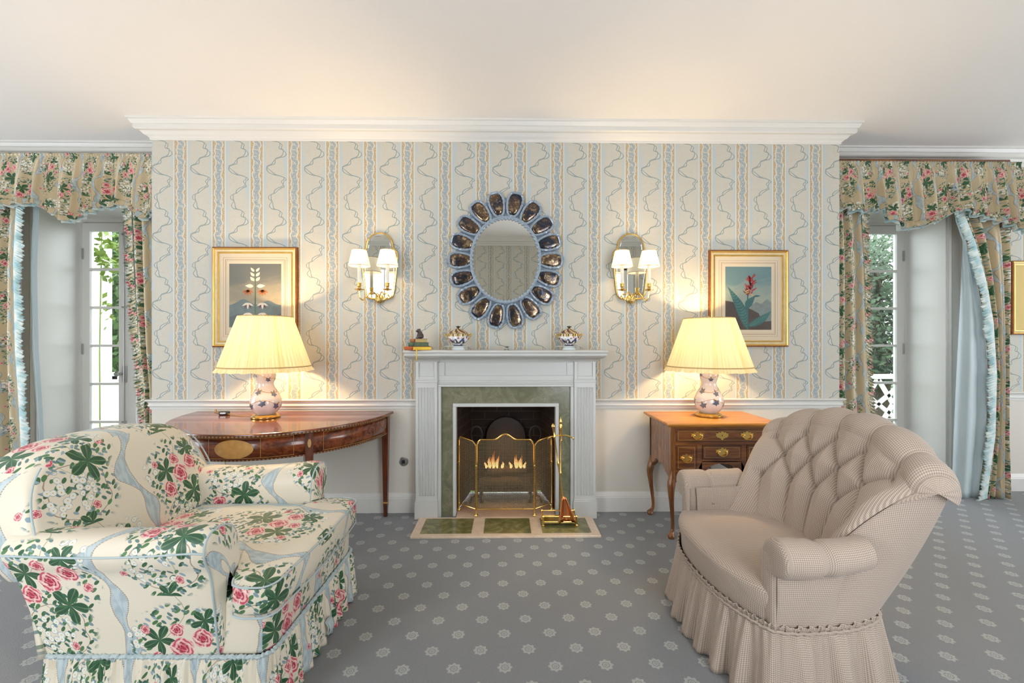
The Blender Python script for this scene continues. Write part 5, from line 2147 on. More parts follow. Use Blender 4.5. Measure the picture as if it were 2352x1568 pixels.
# ---------------------------------------------------------------- round wall socket
so = thing('floor_socket', 'round steel socket plate on the wall left of the fireplace', 'socket', (-0.780, YW, 0.385))
o = MB(); o.lathe([(0.036, 0), (0.036, 0.004), (0.030, 0.009), (0.016, 0.010)], n=32, axis='y'); o.build('plate', M['steel'], so)
o = MB(); o.box(-0.013, 0.013, -0.012, -0.004, -0.013, 0.013); o.build('outlet', M['black_plastic'], so, bevel=0.002)


# ---------------------------------------------------------------- framed prints
def frame(parent, w, h, fw, dep):
    """moulded frame, outer size w x h, in the xz plane facing -y"""
    prof = [(0.0, 0.0), (0.0, dep * 0.75), (0.004, dep * 0.92), (0.010, dep), (0.016, dep * 0.92), (0.020, dep * 0.66), (fw - 0.012, dep * 0.52), (fw - 0.009, dep * 0.62), (fw - 0.003, dep * 0.60), (fw, dep * 0.40), (fw, 0.0)]
    def ring(sel, mat, name):
        m = MB(); rows = []
        for sx, sz in ((-1, -1), (1, -1), (1, 1), (-1, 1)):
            rows.append([(sx * (w / 2 - o), -d, sz * (h / 2 - o)) for o, d in sel])
        m.grid(rows, closed_u=True, flip=True)
        return m.build(name, mat, parent, ang=25)
    ring(prof[0:4], M['gilt_edge'], 'outer_edge')
    ring(prof[3:6], M['gilt'], 'frame_moulding')
    ring(prof[5:8], M['gilt_pale'], 'frame_flat')
    ring(prof[6:], M['gilt'], 'inner_slip')


def mount_lines(parent, w, h, mw, y):
    m = MB(); m.box(-w / 2, w / 2, y, y + 0.003, -h / 2, h / 2); m.build('mount', M['mount'], parent, smooth=False)
    m = MB()
    for q, t in ((mw * 0.42, 0.0012), (mw * 0.56, 0.0022), (mw * 0.64, 0.0008)):
        a, b = w / 2 - q, h / 2 - q
        m.box(-a, a, y - 0.0006, y, b - t, b); m.box(-a, a, y - 0.0006, y, -b, -b + t); m.box(-a, -a + t, y - 0.0006, y, -b, b); m.box(a - t, a, y - 0.0006, y, -b, b)
    m.build('wash_line', M['gilt_edge'], parent, smooth=False)


def sky_mat(name, top, mid, low):
    g = G(name, 0.7)
    x, y, z = g.xyz(g.coord('Object'))
    n = g.noise(g.vec(x * 0.7, 0.0, z * 1.3), 9.0, 4.0, 0.6, dist=0.6)
    t = z * 2.6 + (n - 0.5) * 0.7
    c = g.mix(g.step(t, -0.40, 0.05), low, mid)
    g.color(g.mix(g.step(t, 0.02, 0.45), c, top))
    return g.mat


def paint(name, rgb, v=0.25, s=30): return plain(name, rgb, 0.75, var=v, vs=s)


def poly_flat(m, pts, y):
    n = len(pts)
    m.add([(p[0], y, p[1]) for p in pts], [tuple(range(n))])


def leafp(x0, z0, x1, z1, w, bend=0.0, n=10):
    """leaf outline from base to tip"""
    L = hypot(x1 - x0, z1 - z0); ux, uz = (x1 - x0) / L, (z1 - z0) / L
    a = []; b = []
    for k in range(n + 1):
        t = k / n
        ww = w * sin(pi * t ** 0.8) * (1 - 0.15 * t)
        cx = x0 + ux * L * t - uz * bend * sin(pi * t); cz = z0 + uz * L * t + ux * bend * sin(pi * t)
        a.append((cx - uz * ww, cz + ux * ww)); b.append((cx + uz * ww, cz - ux * ww))
    return a + b[::-1][1:-1] if False else a + b[-2:0:-1]


g_sky1 = sky_mat('print_dusk_sky', (0.145, 0.15, 0.135), (0.30, 0.255, 0.18), (0.62, 0.45, 0.26))
g_sky2 = sky_mat('print_blue_sky', (0.12, 0.21, 0.23), (0.28, 0.32, 0.27), (0.46, 0.40, 0.27))
PM = {k: paint('print_' + k, v) for k, v in dict(hill=(0.15, 0.19, 0.19), hill2=(0.10, 0.13, 0.14), stem=(0.10, 0.16, 0.09), petal=(0.74, 0.66, 0.54), orange=(0.42, 0.13, 0.04), maroon=(0.13, 0.05, 0.06),
                                             red=(0.40, 0.03, 0.035), redd=(0.20, 0.018, 0.02), teal=(0.035, 0.12, 0.12), teall=(0.11, 0.26, 0.22), brown=(0.07, 0.05, 0.042), grey=(0.19, 0.22, 0.21), yel=(0.6, 0.4, 0.12)).items()}


def picture(cx, cz, w, h, label, kind, art):
    root = thing('framed_print', label, 'picture', (cx, YW - 0.002, cz), 0, 'botanical prints')
    frame(root, w, h, 0.048, 0.030)
    mount_lines(root, w - 0.06, h - 0.06, 0.115, -0.012)
    KS = art[0] / (0.160 if kind == 'lily' else 0.148)
    m = MB(); m.box(-w / 2 + .04, w / 2 - .04, -0.0165, -0.016, -h / 2 + .04, h / 2 - .04); m.build('glazing', M['glazing'], root, smooth=False)
    Y = -0.0128
    aw, ah, oz = art
    m = MB(); m.box(-aw, aw, Y, -0.012, oz - ah, oz + ah)
    p = m.build('print', g_sky1 if kind == 'lily' else g_sky2, root, smooth=False)
    def KS_(a, name): return 1.0 if name in ('painted_hills', 'painted_foreground', 'painted_mountains', 'painted_ground') else KS

    def sub(name, polys, mat, lay):
        mm = MB()
        for q in polys: poly_flat(mm, [(max(-aw, min(aw, a * KS_(a, name))), min(oz + ah, max(oz - ah, b))) for a, b in q], Y - 0.0003 - 0.00015 * lay)
        mm.build(name, mat, p, smooth=False)
    if kind == 'lily':
        hl = [(-aw, oz - ah)] + [(x, oz - ah * 0.30 + 0.045 * exp(-((x + aw * .45) / .06) ** 2) + 0.035 * exp(-((x - aw * .5) / .05) ** 2)) for x in np.linspace(-aw, aw, 30)] + [(aw, oz - ah)]
        sub('painted_hills', [hl], PM['hill'], 0)
        h2 = [(-aw, oz - ah)] + [(x, oz - ah * 0.62 + 0.012 * sin(x * 40)) for x in np.linspace(-aw, aw, 30)] + [(aw, oz - ah)]
        sub('painted_foreground', [h2], PM['hill2'], 1)
        sub('painted_stem', [[(-0.006, oz - ah), (0.006, oz - ah), (0.004, oz + ah * .78), (-0.002, oz + ah * .78)]], PM['stem'], 2)
        pe = []; og = []; mr = []
        for z, sc_ in ((0.20, .6), (0.165, .75), (0.13, .85)):
            for sx in (-1, 1): pe.append(leafp(sx * .006, oz + z * 1.0 - .02, sx * (0.022 + .01 * sc_), oz + z + .012, 0.010 * sc_ + .003))
        for sx in (-1, 1):
            pe.append(leafp(sx * .01, oz + .07, sx * .062, oz + .075, 0.015))
        for z0, drop in ((0.045, og), (-0.055, pe), (-0.13, pe)):
            for sx in (-1, 1):
                bx, bz = sx * 0.045, oz + z0
                for k, an in enumerate((-150, -120, -90, -60, -30)):
                    tgt = pe if (drop is pe and k % 2 == 0) else (og if drop is og else mr)
                    tgt.append(leafp(bx, bz, bx + 0.042 * cos(radians(an)), bz + 0.050 * sin(radians(an)), 0.0075))
        sub('painted_dark_petals', mr, PM['maroon'], 3); sub('painted_orange_petals', og, PM['orange'], 4); sub('painted_white_petals', pe, PM['petal'], 5)
    else:
        sub('painted_mountains', [[(-.02, oz - ah * .6), (0.03, oz - ah * .2), (0.06, oz - ah * .12), (0.10, oz - ah * .18), (0.145, oz - ah * .02), (aw, oz - ah * .14), (aw, oz - ah), (-.02, oz - ah)]], PM['grey'], 0)
        sub('painted_ground', [[(-aw, oz - ah)] + [(x, oz - ah * (0.08 + 0.42 * ((x + aw) / (1.5 * aw)) ** 1.5)) for x in np.linspace(-aw, aw * .45, 14)] + [(aw * .6, oz - ah * .75), (aw, oz - ah * .72), (aw, oz - ah)]], PM['brown'], 1)
        sub('painted_stem', [[(-0.012, oz - ah), (0.0, oz - ah), (0.0, oz + ah * .3), (-0.008, oz + ah * .3)]], PM['teal'], 2)
        lv = [leafp(-0.006, oz - ah, -0.135, oz + ah * .38, 0.034, -0.018), leafp(-0.004, oz - ah * .9, 0.148, oz - ah * .40, 0.030, -0.012), leafp(-0.012, oz - ah * .35, 0.045, oz + ah * .08, 0.026, 0.01), leafp(0.03, oz + ah * .06, 0.08, oz + ah * .08, 0.008)]
        sub('painted_leaves', lv, PM['teal'], 3)
        vn = []
        for (x0, z0, x1, z1, w_) in ((-0.006, oz - ah, -0.135, oz + ah * .38, .03), (-0.004, oz - ah * .9, 0.148, oz - ah * .40, .026)):
            for k in range(1, 15):
                t = k / 16
                bx, bz = x0 + (x1 - x0) * t, z0 + (z1 - z0) * t
                dx = (x1 - x0) / hypot(x1 - x0, z1 - z0); dz = (z1 - z0) / hypot(x1 - x0, z1 - z0)
                ww = w_ * sin(pi * t ** .8) * .85
                off = -0.018 * sin(pi * t) if x1 < 0 else -0.012 * sin(pi * t)
                bx -= dz * off; bz += dx * off
                for s in (-1, 1):
                    ex, ez = bx - dz * ww * s + dx * .012, bz + dx * ww * s + dz * .012
                    vn.append([(bx, bz), (ex, ez), (ex + .0022 * dx, ez + .0022 * dz), (bx + .003 * dx, bz + .003 * dz)])
        sub('painted_veins', vn, PM['teall'], 4)
        rd = []; rd2 = []; yl = []
        rg = random.Random(6)
        for k in range(34):
            t = k / 33
            z0 = oz + ah * (0.12 + 0.58 * t); x0 = 0.004 + 0.018 * t
            sp_ = 1.0 - 0.45 * t
            an = radians(90 + rg.uniform(-75, 75))
            L = rg.uniform(0.028, 0.046) * sp_ + .008
            (rd if k % 3 else rd2).append(leafp(x0 + rg.uniform(-.014, .014) * sp_, z0 - .01, x0 + L * cos(an) * 1.25, z0 + L * sin(an) * .9, 0.0055))
            if k in (2, 9, 5): yl.append(leafp(x0, z0, x0 + (-1) ** k * .035, z0 - .02, .004))
        sub('painted_dark_petals', rd2, PM['redd'], 5); sub('painted_red_petals', rd, PM['red'], 6); sub('painted_yellow_petals', yl, PM['yel'], 7)
    return root


picture(-1.895, 1.635, 0.635, 0.755, 'gilt framed botanical print of white and brown flowers hanging above the half-round table', 'lily', (0.195, 0.240, 0.012))
picture(1.862, 1.630, 0.610, 0.740, 'gilt framed botanical print of red flower and blue-green leaves hanging above the lowboy', 'canna', (0.178, 0.242, 0.002))
# partly seen picture on the far right wall
root = thing('framed_print', 'gilt framed picture with yellow mount partly seen at the right edge beyond the curtain', 'picture', (4.70, YR - 0.002, 1.68))
frame(root, 0.62, 0.64, 0.040, 0.028)
m = MB(); m.box(-.28, .28, -0.012, -.008, -.29, .29); m.build('mount', plain('ochre_mount', (0.70, 0.52, 0.20), 0.8), root, smooth=False)
m = MB(); m.box(-.17, .17, -0.0128, -.0118, -.19, .20); m.build('print', plain('orange_print', (0.55, 0.25, 0.05), 0.8, var=0.5), root, smooth=False)


# ---------------------------------------------------------------- sconces
def sconce(cx, cz, label, arms, wally=YW, power=10.0):
    S = thing('wall_sconce', label, 'wall light', (cx, wally, cz), 0, 'mirror-backed candle sconces')
    # mirror plate outline (x,z) relative to centre
    half = [(0.0, 0.25)] + [(0.098 * sin(t), 0.152 + 0.098 * cos(t)) for t in np.linspace(0.2, pi / 2, 8)] + [(0.100, 0.138), (0.106, 0.130), (0.118, 0.118), (0.128, 0.108), (0.133, 0.095), (0.131, 0.06), (0.122, -0.05), (0.108, -0.17), (0.100, -0.215), (0.088, -0.235), (0.07, -0.245), (0.0, -0.25)]
    ol = half + [(-x, z) for x, z in half[-2:0:-1]]
    m = MB()
    m.prism(ol, -0.016, -0.004, axis='y')
    m.build('mirror_plate', M['mirror'], S, smooth=False)
    m = MB()
    m.tube([(x * 0.86, -0.0165, z * 0.90 + .002) for x, z in ol], 0.0011, 4, closed=True)
    m.build('bevel_line', M['mirror'], S)
    m = MB(); m.tube([(x, -0.012, z) for x, z in ol], 0.0075, 8, closed=True); m.build('frame', M['brass'], S)
    m = MB(); m.lathe([(0.030, 0), (0.034, 0.006), (0.028, 0.014), (0.012, 0.022), (0.010, 0.030), (0, 0.032)], (0, -0.014, -0.250), 20, axis='y')
    m.lathe([(0, -.036), (0.006, -.032), (0.004, -.022), (0.014, -.010), (0.018, 0.004), (0.014, 0.016), (0.006, 0.024), (0, 0.028)], (0, -0.045, -0.262), 16)
    m.build('boss', M['old_brass'], S)
    for ax, ay in arms:
        m = MB()
        sx = 1 if ax > 0 else -1
        pts = smooth_path([(0, -0.045, -0.250), (ax * 0.18, ay * .35, -0.215), (ax * 0.38, ay * .5, -0.203), (ax * 0.58, ay * .72, -0.235), (ax * 0.78, ay * .88, -0.268), (ax * 0.95, ay * .97, -0.255), (ax, ay, -0.215), (ax, ay, -0.195)], 6)
        m.tube(pts, 0.0055, 8)
        m.lathe([(0, -.012), (.003, -.010), (.002, 0)], (ax * .79, ay * .885, -.276), 8)
        am = m.build('arm', M['brass'], S)
        m = MB(); m.lathe([(0.004, -.205), (0.030, -0.198), (0.034, -0.192), (0.030, -0.193), (0.012, -0.190), (0.010, -.180), (0.016, -.170), (0.015, -.155), (0.018, -.150), (0.018, -.146), (0.0, -.146)], (ax, ay, 0), 20)
        m.build('drip_pan', M['brass'], am)
        m = MB(); m.lathe([(0.0125, -0.146), (0.0125, -0.01), (0, -0.01)], (ax, ay, 0), 16); m.build('candle', M['candle'], am)
        n = 120
        P = []
        for k in range(n):
            a = 2 * pi * k / n
            P.append([(ax + r * cos(a) * (1 + .012 * sin(k * 2 * pi / 5)), ay + r * sin(a) * (1 + .012 * sin(k * 2 * pi / 5)), z) for r, z in zip(np.linspace(0.077, 0.050, 6), np.linspace(-0.026, 0.092, 6))])
        m = MB(); m.grid(P, closed_u=True); sh = m.build('shade', M['white_shade'], am, ang=80)
        m = MB()
        m.tube([(ax + 0.0778 * cos(2 * pi * k / 50), ay + 0.0778 * sin(2 * pi * k / 50), -0.025) for k in range(50)], 0.0018, 5, closed=True)
        m.tube([(ax + 0.0508 * cos(2 * pi * k / 50), ay + 0.0508 * sin(2 * pi * k / 50), 0.091) for k in range(50)], 0.0018, 5, closed=True)
        m.build('shade_braid', M['shade_trim'], sh)
        m = MB(); m.sphere((ax, ay, 0.03), 0.013, 12, 8, s=(1, 1, 1.6)); m.build('bulb', M['bulb'], am)
        point_light('candle_light', (ax, ay, 0.03), power, (1.0, 0.74, 0.42), 0.016, S)
    return S


sconce(-0.958, 1.872, 'lit two-arm mirror sconce on the wall left of the oval mirror', [(-0.105, -0.16), (0.098, -0.16)])
sconce(0.955, 1.872, 'lit two-arm mirror sconce on the wall right of the oval mirror', [(-0.105, -0.16), (0.092, -0.16)])

def blueglass():
    g = G('blue_frosted_glass', 0.15)
    n = g.noise(g.coord('Object'), 70.0, 3.0)
    g.color(g.mix(n, (0.13, 0.19, 0.27), (0.42, 0.50, 0.58)))
    g.bump(n, 0.5, 0.004)
    g.set('Coat Weight', 0.6)
    return g.mat


M['blue_glass'] = blueglass()

sconce(5.35, 1.872, 'assumed unseen lit two-arm mirror sconce on the recessed wall beyond the right curtain', [(-0.105, -0.16), (0.092, -0.16)], YR, 14.0)  # assumed sconce out of view, added to warm the far right wall

# ---------------------------------------------------------------- oval mirror with petal border
om = thing('oval_mirror', 'oval wall mirror with scalloped border of antiqued glass petals above the mantel', 'mirror', (-0.002, YW, 1.918))
m = MB()
NO = 72
ell = lambda rx, rz, a: (rx * sin(a), rz * cos(a))
m.prism([ell(0.268, 0.330, -2 * pi * k / NO) for k in range(NO)], -0.030, -0.006, axis='y')
m.build('mirror_glass', M['mirror'], om, smooth=False)
m = MB()
m.prism([ell(0.385, 0.480, -2 * pi * k / NO) for k in range(NO)], -0.006, 0.0, axis='y'); m.build('backboard', M['blue_glass'], om, smooth=False)


def petal_mat():
    g = G('antiqued_glass', 0.12, 0.8)
    c = g.coord('Object')
    n = g.noise(c, 9.0, 5.0, 0.72, dist=0.8)
    n2 = g.noise(c, 30.0, 5.0, 0.75)
    col = g.mix(g.step(n, 0.38, 0.60), (0.035, 0.045, 0.07), (0.15, 0.095, 0.06))
    col = g.mix(g.step(n2, 0.50, 0.60) * g.step(n, 0.42, 0.55), col, (0.50, 0.37, 0.22))
    col = g.mix(g.step(n2, 0.62, 0.70), col, (0.50, 0.52, 0.50))
    g.color(col)
    g.bump(n2, 0.25, 0.004)
    return g.mat


M['petal'] = petal_mat()


NP = 18
# equal arc positions
aa = np.linspace(0, 2 * pi, 721)
pe = np.array([ell(0.342, 0.430, a) for a in aa])
L = np.r_[0, np.cumsum(np.linalg.norm(np.diff(pe, axis=0), axis=1))]
for k in range(NP):
    s = (k + 0.5) / NP * L[-1]
    a = float(np.interp(s, L, aa))
    cx, cz = ell(0.342, 0.430, a)
    nx, nz = cx / 0.345 ** 2, cz / 0.435 ** 2
    l = hypot(nx, nz); nx /= l; nz /= l
    tx, tz = nz, -nx
    sp = L[-1] / NP
    shape = []
    for t in np.linspace(0, 2 * pi, 36, endpoint=False):
        v = cos(t)       # radial -1 inner .. 1 outer
        wv = (abs(sin(t)) ** 0.62) * (1 if sin(t) >= 0 else -1)
        hw_ = sp * (0.415 + 0.075 * v)
        shape.append((cx + tx * wv * hw_ * (1.0 if v > -0.2 else 0.98) + nx * v * 0.092, cz + tz * wv * hw_ + nz * v * 0.092))
    def scl(q): return [(cx + (x - cx) * q, cz + (z - cz) * q) for x, z in shape]
    m = MB()
    pillow(m, scl(0.86), 0.010, 'y', e=0.7, centre=(cx, cz), rings=4, warp=lambda v: (v[0], v[1] - 0.022, v[2]))
    pt = m.build('petal', M['petal'], om, ang=60)
    m = MB()
    P = scl(0.985)
    m.tube([(x, -0.022 - 0.002 * sin(i * 2.2), z) for i, (x, z) in enumerate(P)], [0.0100 + 0.0030 * sin(i * 2.9) for i in range(len(P))], 7, closed=True)
    m.build('petal_rim', M['blue_glass'], pt)
m = MB()
nb = 60
m.tube([(0.262 * sin(2 * pi * k / 120), -0.034, 0.322 * cos(2 * pi * k / 120)) for k in range(120)], 0.011, 6, closed=True)
for k in range(nb):
    a = 2 * pi * k / nb
    x, z = ell(0.255, 0.314, a)
    m.sphere((x, -0.036, z), 0.0115, 8, 6, s=(1, .7, 1))
m.build('inner_rim', M['blue_glass'], om)


# ---------------------------------------------------------------- things on the mantel
ZS = 1.2385


def tureen_mat():
    g = G('imari_porcelain', 0.1)
    x, y, z = g.xyz(g.coord('Object'))
    th = g.atan2(y, x)
    c = g.vec(th * 0.075, z, 0.0)
    n = g.noise(c, 38.0, 3.0)
    d, vc, _ = g.voro(c, 42.0, 0.8, out='all', dims='2D')
    col = g.mix(0.0, (0.78, 0.78, 0.76), (0.78, 0.78, 0.76))
    low = z < 0.092
    col = g.mix(g.step(n, 0.52, 0.58), col, (0.035, 0.07, 0.22))
    r1, r2, r3 = g.xyz(vc)
    col = g.mix(g.step(d, 0.30, 0.22) * (r1 > 0.55), col, (0.48, 0.12, 0.05))
    band = g.step(z, 0.070, 0.0705) * g.step(z, 0.0905, 0.090)
    bc = g.mix(g.step(g.sin(th * 20.0), 0.3, 0.6), (0.62, 0.42, 0.12), (0.05, 0.03, 0.03))
    col = g.mix(band, col, bc)
    lid = g.step(z, 0.092, 0.093)
    lc = g.mix(g.step(g.sin(th * 7.0 + z * 160.0), -0.1, 0.3), (0.10, 0.05, 0.03), (0.60, 0.38, 0.16))
    col = g.mix(lid, col, g.mix(g.step(n, 0.6, 0.66), lc, (0.7, 0.6, 0.5)))
    foot = g.step(z, 0.012, 0.010)
    col = g.mix(foot, col, (0.03, 0.03, 0.06))
    col = g.mix(g.step(g.abs(z - 0.030), 0.012, 0.006) * g.step(n, 0.42, 0.5), col, (0.04, 0.03, 0.05))
    g.color(col)
    g.set('Coat Weight', 0.7)
    return g.mat


M['tureen'] = tureen_mat()


def tureen(x, lab, lab2):
    p = MB(); p.lathe([(0.0, 0.0), (0.050, 0.0), (0.050, 0.004), (0.042, 0.018), (0.055, 0.024), (0.096, 0.0275), (0.097, 0.030), (0.050, 0.0275), (0, 0.0265)], n=36, sx=1.0, sy=0.72)
    o = p.build('saucer_stand', plain('white_china', (0.74, 0.78, 0.78), 0.15, coat=0.5), loc=(x, 3.15, ZS)); tag(o, lab2, 'stand', 'china stands')
    T = thing('tureen', lab, 'tureen', (x, 3.15, ZS + 0.0272), 0, 'small covered tureens')
    m = MB(); m.lathe([(0.0, 0), (0.034, 0.0), (0.036, 0.004), (0.030, 0.010), (0.030, 0.015), (0.048, 0.022), (0.064, 0.036), (0.072, 0.054), (0.074, 0.070), (0.072, 0.082), (0.074, 0.090), (0.070, 0.092), (0.05, .091), (0, .09)], n=40, sy=0.75)
    m.build('bowl', M['tureen'], T)
    m = MB(); m.lathe([(0.075, 0.0925), (0.073, 0.096), (0.060, 0.105), (0.040, 0.116), (0.022, 0.124), (0.014, 0.128), (0, 0.129)], n=40, sy=0.75)
    ld = m.build('lid', M['tureen'], T)
    m = MB()
    for k in range(5):
        a = 2 * pi * k / 5; m.tube([(0, 0, 0.128), (0.009 * cos(a), 0.007 * sin(a), 0.140), (0.017 * cos(a), 0.012 * sin(a), 0.143)], [0.004, .004, .0035], 6)
    m.sphere((0, 0, 0.141), 0.007, 10, 8)
    m.build('knob', plain('dark_green_gilt', (0.08, 0.07, 0.04), 0.25, 0.4, var=.5), ld)
    for sx in (-1, 1):
        m = MB()
        m.tube(smooth_path([(sx * .066, 0, .048), (sx * .078, 0, .056), (sx * .088, 0, .074), (sx * .096, 0, .084), (sx * .092, 0, .090), (sx * .082, 0, .084), (sx * .070, 0, .078)], 4), 0.0042, 8)
        m.build('handle', M['brass'], T)


tureen(-0.345, 'covered tureen in blue, red and gold at the left of the mantel beside the books', 'white china stand under the left tureen')
tureen(0.458, 'covered tureen in blue, red and gold at the right end of the mantel', 'white china stand under the right tureen')

# books
def book(w, d, h, cover, pages, loc, rz, label, sp=True):
    B = thing('book', label, 'book', loc, rz, 'books stacked on the mantel')
    m = MB(); t = 0.0025
    m.box(-w / 2, w / 2, -d / 2, d / 2, 0, t); m.box(-w / 2, w / 2, -d / 2, d / 2, h - t, h)
    # rounded spine on -x side
    P = []
    for a in np.linspace(-pi / 2, pi / 2, 9): P.append([(-w / 2 - 0.006 * cos(a), y, h / 2 + h / 2 * sin(a)) for y in (-d / 2, d / 2)])
    m.grid(P, flip=True)
    m.box(-w / 2 - .001, -w / 2 + t, -d / 2, d / 2, t, h - t)
    m.build('cover', cover, B, smooth=False)
    m = MB(); m.box(-w / 2 + t, w / 2 - .004, -d / 2 + .004, d / 2 - .004, t, h - t); m.build('pages', pages, B, smooth=False)
    return B


mb_ = lambda n, c, v=.1: plain(n, c, 0.55, var=v, vs=40)
pgs = mb_('aged_pages', (0.55, 0.40, 0.14)); pgy = mb_('yellow_pages', (0.86, 0.60, 0.05))
gz_ = radians(38)
z = ZS
book(0.150, 0.125, 0.026, mb_('rust_red_cloth', (0.42, 0.09, 0.02)), pgy, (-0.625, 3.12, z), gz_, 'rust red book with yellow page edges, lowest of the mantel stack'); z += 0.0262
book(0.118, 0.085, 0.028, mb_('green_marbled_board', (0.06, 0.13, 0.08), .6), mb_('dark_page_edge', (0.10, 0.14, 0.08), .6), (-0.622, 3.13, z), gz_, 'green marbled book in the middle of the mantel stack'); z += 0.0282
book(0.098, 0.070, 0.026, mb_('tan_leather', (0.30, 0.12, 0.05)), pgs, (-0.622, 3.13, z), gz_, 'small tan leather book on top of the mantel stack'); z += 0.0262
m = MB()
m.grid([[(-0.612 + dx, 3.02 - q, zz) for dx in (-0.004, 0.004)] for q, zz in ((-0.03, ZS + .012), (0.002, ZS + .012), (0.026, ZS + .003), (0.0305, ZS - .002), (0.0305, ZS - 0.045), (0.030, ZS - .07))])
tag(m.build('bookmark_ribbon', mb_('yellow_ribbon', (0.80, 0.50, 0.03)), solid=0.0008), 'yellow ribbon bookmark hanging from the lowest book over the mantel edge', 'bookmark')
# small dark seated dog figure, one continuous surface from merged lobes
dg = bpy.data.metaballs.new('dog_figurine')
dg.resolution = 0.004; dg.render_resolution = 0.003; dg.threshold = 0.35
for (x, y, zz, r, sx_, sy_, sz_) in ((0.006, 0, .020, .022, 1.1, .9, 1.0), (0.002, 0, .038, .017, .9, .9, 1.2), (-.008, -.002, .056, .014, 1, 1, .95), (-.020, -.004, .052, .009, 1, 1, .8), (0.010, .012, .012, .013, 1.2, .8, .8), (0.010, -.013, .012, .013, 1.2, .8, .8),
                             (-.012, .008, .014, .008, .8, .8, 2.0), (-.012, -.008, .014, .008, .8, .8, 2.0), (-.002, .011, .064, .006, 1, .6, 1.2), (-.002, -.012, .064, .006, 1, .6, 1.2), (-.018, -.009, .004, .007, 1.4, .8, .6), (-.018, .008, .004, .007, 1.4, .8, .6)):
    e = dg.elements.new(type='ELLIPSOID'); e.co = (x, y, zz); e.radius = r * 1.5
    e.size_x, e.size_y, e.size_z = sx_, sy_, sz_
mo = bpy.data.objects.new('dog_meta', dg); COL.objects.link(mo)
bpy.context.view_layer.update()
dgm = bpy.data.meshes.new_from_object(mo.evaluated_get(bpy.context.evaluated_depsgraph_get()))
bpy.data.objects.remove(mo)
bmz = min([v.co.z for v in dgm.vertices] or [0])
dgo = bpy.data.objects.new('dog_figurine', dgm); COL.objects.link(dgo)
dgm.materials.clear(); dgm.materials.append(plain('dark_bronze', (0.055, 0.032, 0.03), 0.4, coat=.3, var=.3, vs=60))
for p_ in dgm.polygons: p_.use_smooth = True
dgo.location = (-0.618, 3.125, z - bmz); dgo.rotation_euler = (0, 0, 0.5)
tag(dgo, 'small dark seated dog figurine on top of the books', 'figurine')
m = MB(); m.lathe([(0, 0), (0.018, 0), (0.020, .004), (0.012, .012), (0.013, .020), (0.018, .026), (0.017, .026), (0.010, .02), (0, .018)], n=20)
m.sphere((0.002, 0, .024), 0.007, 10, 8)
gcl = G('clear_glass', 0.02); gcl.set('Transmission Weight', 1.0); gcl.color((0.9, 0.95, 0.92))
tag(m.build('glass_ornament', gcl.mat, loc=(0.006, 3.12, ZS)), 'tiny clear glass ornament at the middle of the mantel', 'ornament')
# ---------------------------------------------------------------- curtains
YC = 3.52


def px2x(px, Y):
    u = (px - 1176) / 1000.0
    return Y * (u * cos(0.014) + sin(0.014)) / (cos(0.014) - u * sin(0.014))


def py2z(px, py, Y):
    u = (px - 1176) / 1000.0
    t = Y / (cos(0.014) - u * sin(0.014))
    return 1.3 - (py - 784) / 1000.0 * t


def fold_signal(s, wl, seed):
    rng = random.Random(seed)
    ds = s[1] - s[0]
    k = max(6, int((s[-1] - s[0]) / wl) + 4)
    mod = np.interp(s, np.linspace(s[0], s[-1], k), [rng.uniform(-1, 1) for _ in range(k)])
    ph = np.cumsum(2 * pi * ds / (wl * (1 + 0.35 * mod))) + seed
    return np.sin(ph) * 0.8 + 0.25 * np.sin(2.3 * ph + 1), ph


def valance(parent, xa, xb, ztop, bottom, seed, Y=YC, ret_left=False, ret_right=False):
    """bottom(x) -> z of the scalloped lower edge"""
    xs = np.arange(xa, xb, 0.005)
    f, ph = fold_signal(xs, 0.105, seed)
    f = np.tanh(f * 1.4)
    hf = np.sin(ph * 4.0)
    zb = np.array([bottom(x) for x in xs])
    rows = []; uv = []
    n = 26
    u = np.cumsum(np.full(len(xs), 0.005)) * 1.9
    for j in range(n + 1):
        q = j / n
        z = ztop + (zb - ztop) * q + 0.006 * np.sin(ph * 1.0 + 1) * q
        hd = exp(-((q - 0.07) / 0.06) ** 2)
        y = Y - 0.03 - f * 0.034 * min(1, q * 1.6) * (1 - 0.0 * q) - hf * 0.006 * (1 - q) ** 3 - 0.035 * q + 0.014 * hd
        if ret_right:
            k = np.clip((xs - (xb - 0.03)) / 0.03, 0, 1); y = y + k * 0.18
        # side frill at bottom
        rows.append(np.stack([xs + 0.014 * np.cos(ph) * q, y, z], 1)); uv.append(np.stack([u, z + 0 * xs], 1))
    m = MB(); m.grid(rows, UV=uv)
    v = m.build('valance', M['chintz_curtain'], parent, ang=80, solid=0.0015)
    # frill of the lower edge: print outside, aqua lining behind
    for name, mat, yo, dz, w in (('valance_frill', M['chintz_curtain'], 0.0, 0.0, 0.045), ('aqua_edge', M['frill'], 0.028, -0.010, 0.050)):
        rows = []; uv = []
        f2, p2 = fold_signal(xs, 0.034, seed + 3)
        for j in range(6):
            q = j / 5
            z = zb + 0.004 - w * q * (1 + 0.12 * np.sin(p2 * 0.7)) + dz + 0.006 * np.sin(ph + 1)
            y = Y - 0.03 - f * 0.034 - 0.035 - 0.012 * q + yo - f2 * 0.010 * (0.3 + q)
            rows.append(np.stack([xs + 0.014 * np.cos(ph), y, z], 1)); uv.append(np.stack([u * 1.4, z], 1))
        m = MB(); m.grid(rows, UV=uv)
        m.build(name, mat, v, ang=80, solid=0.001)
    return v


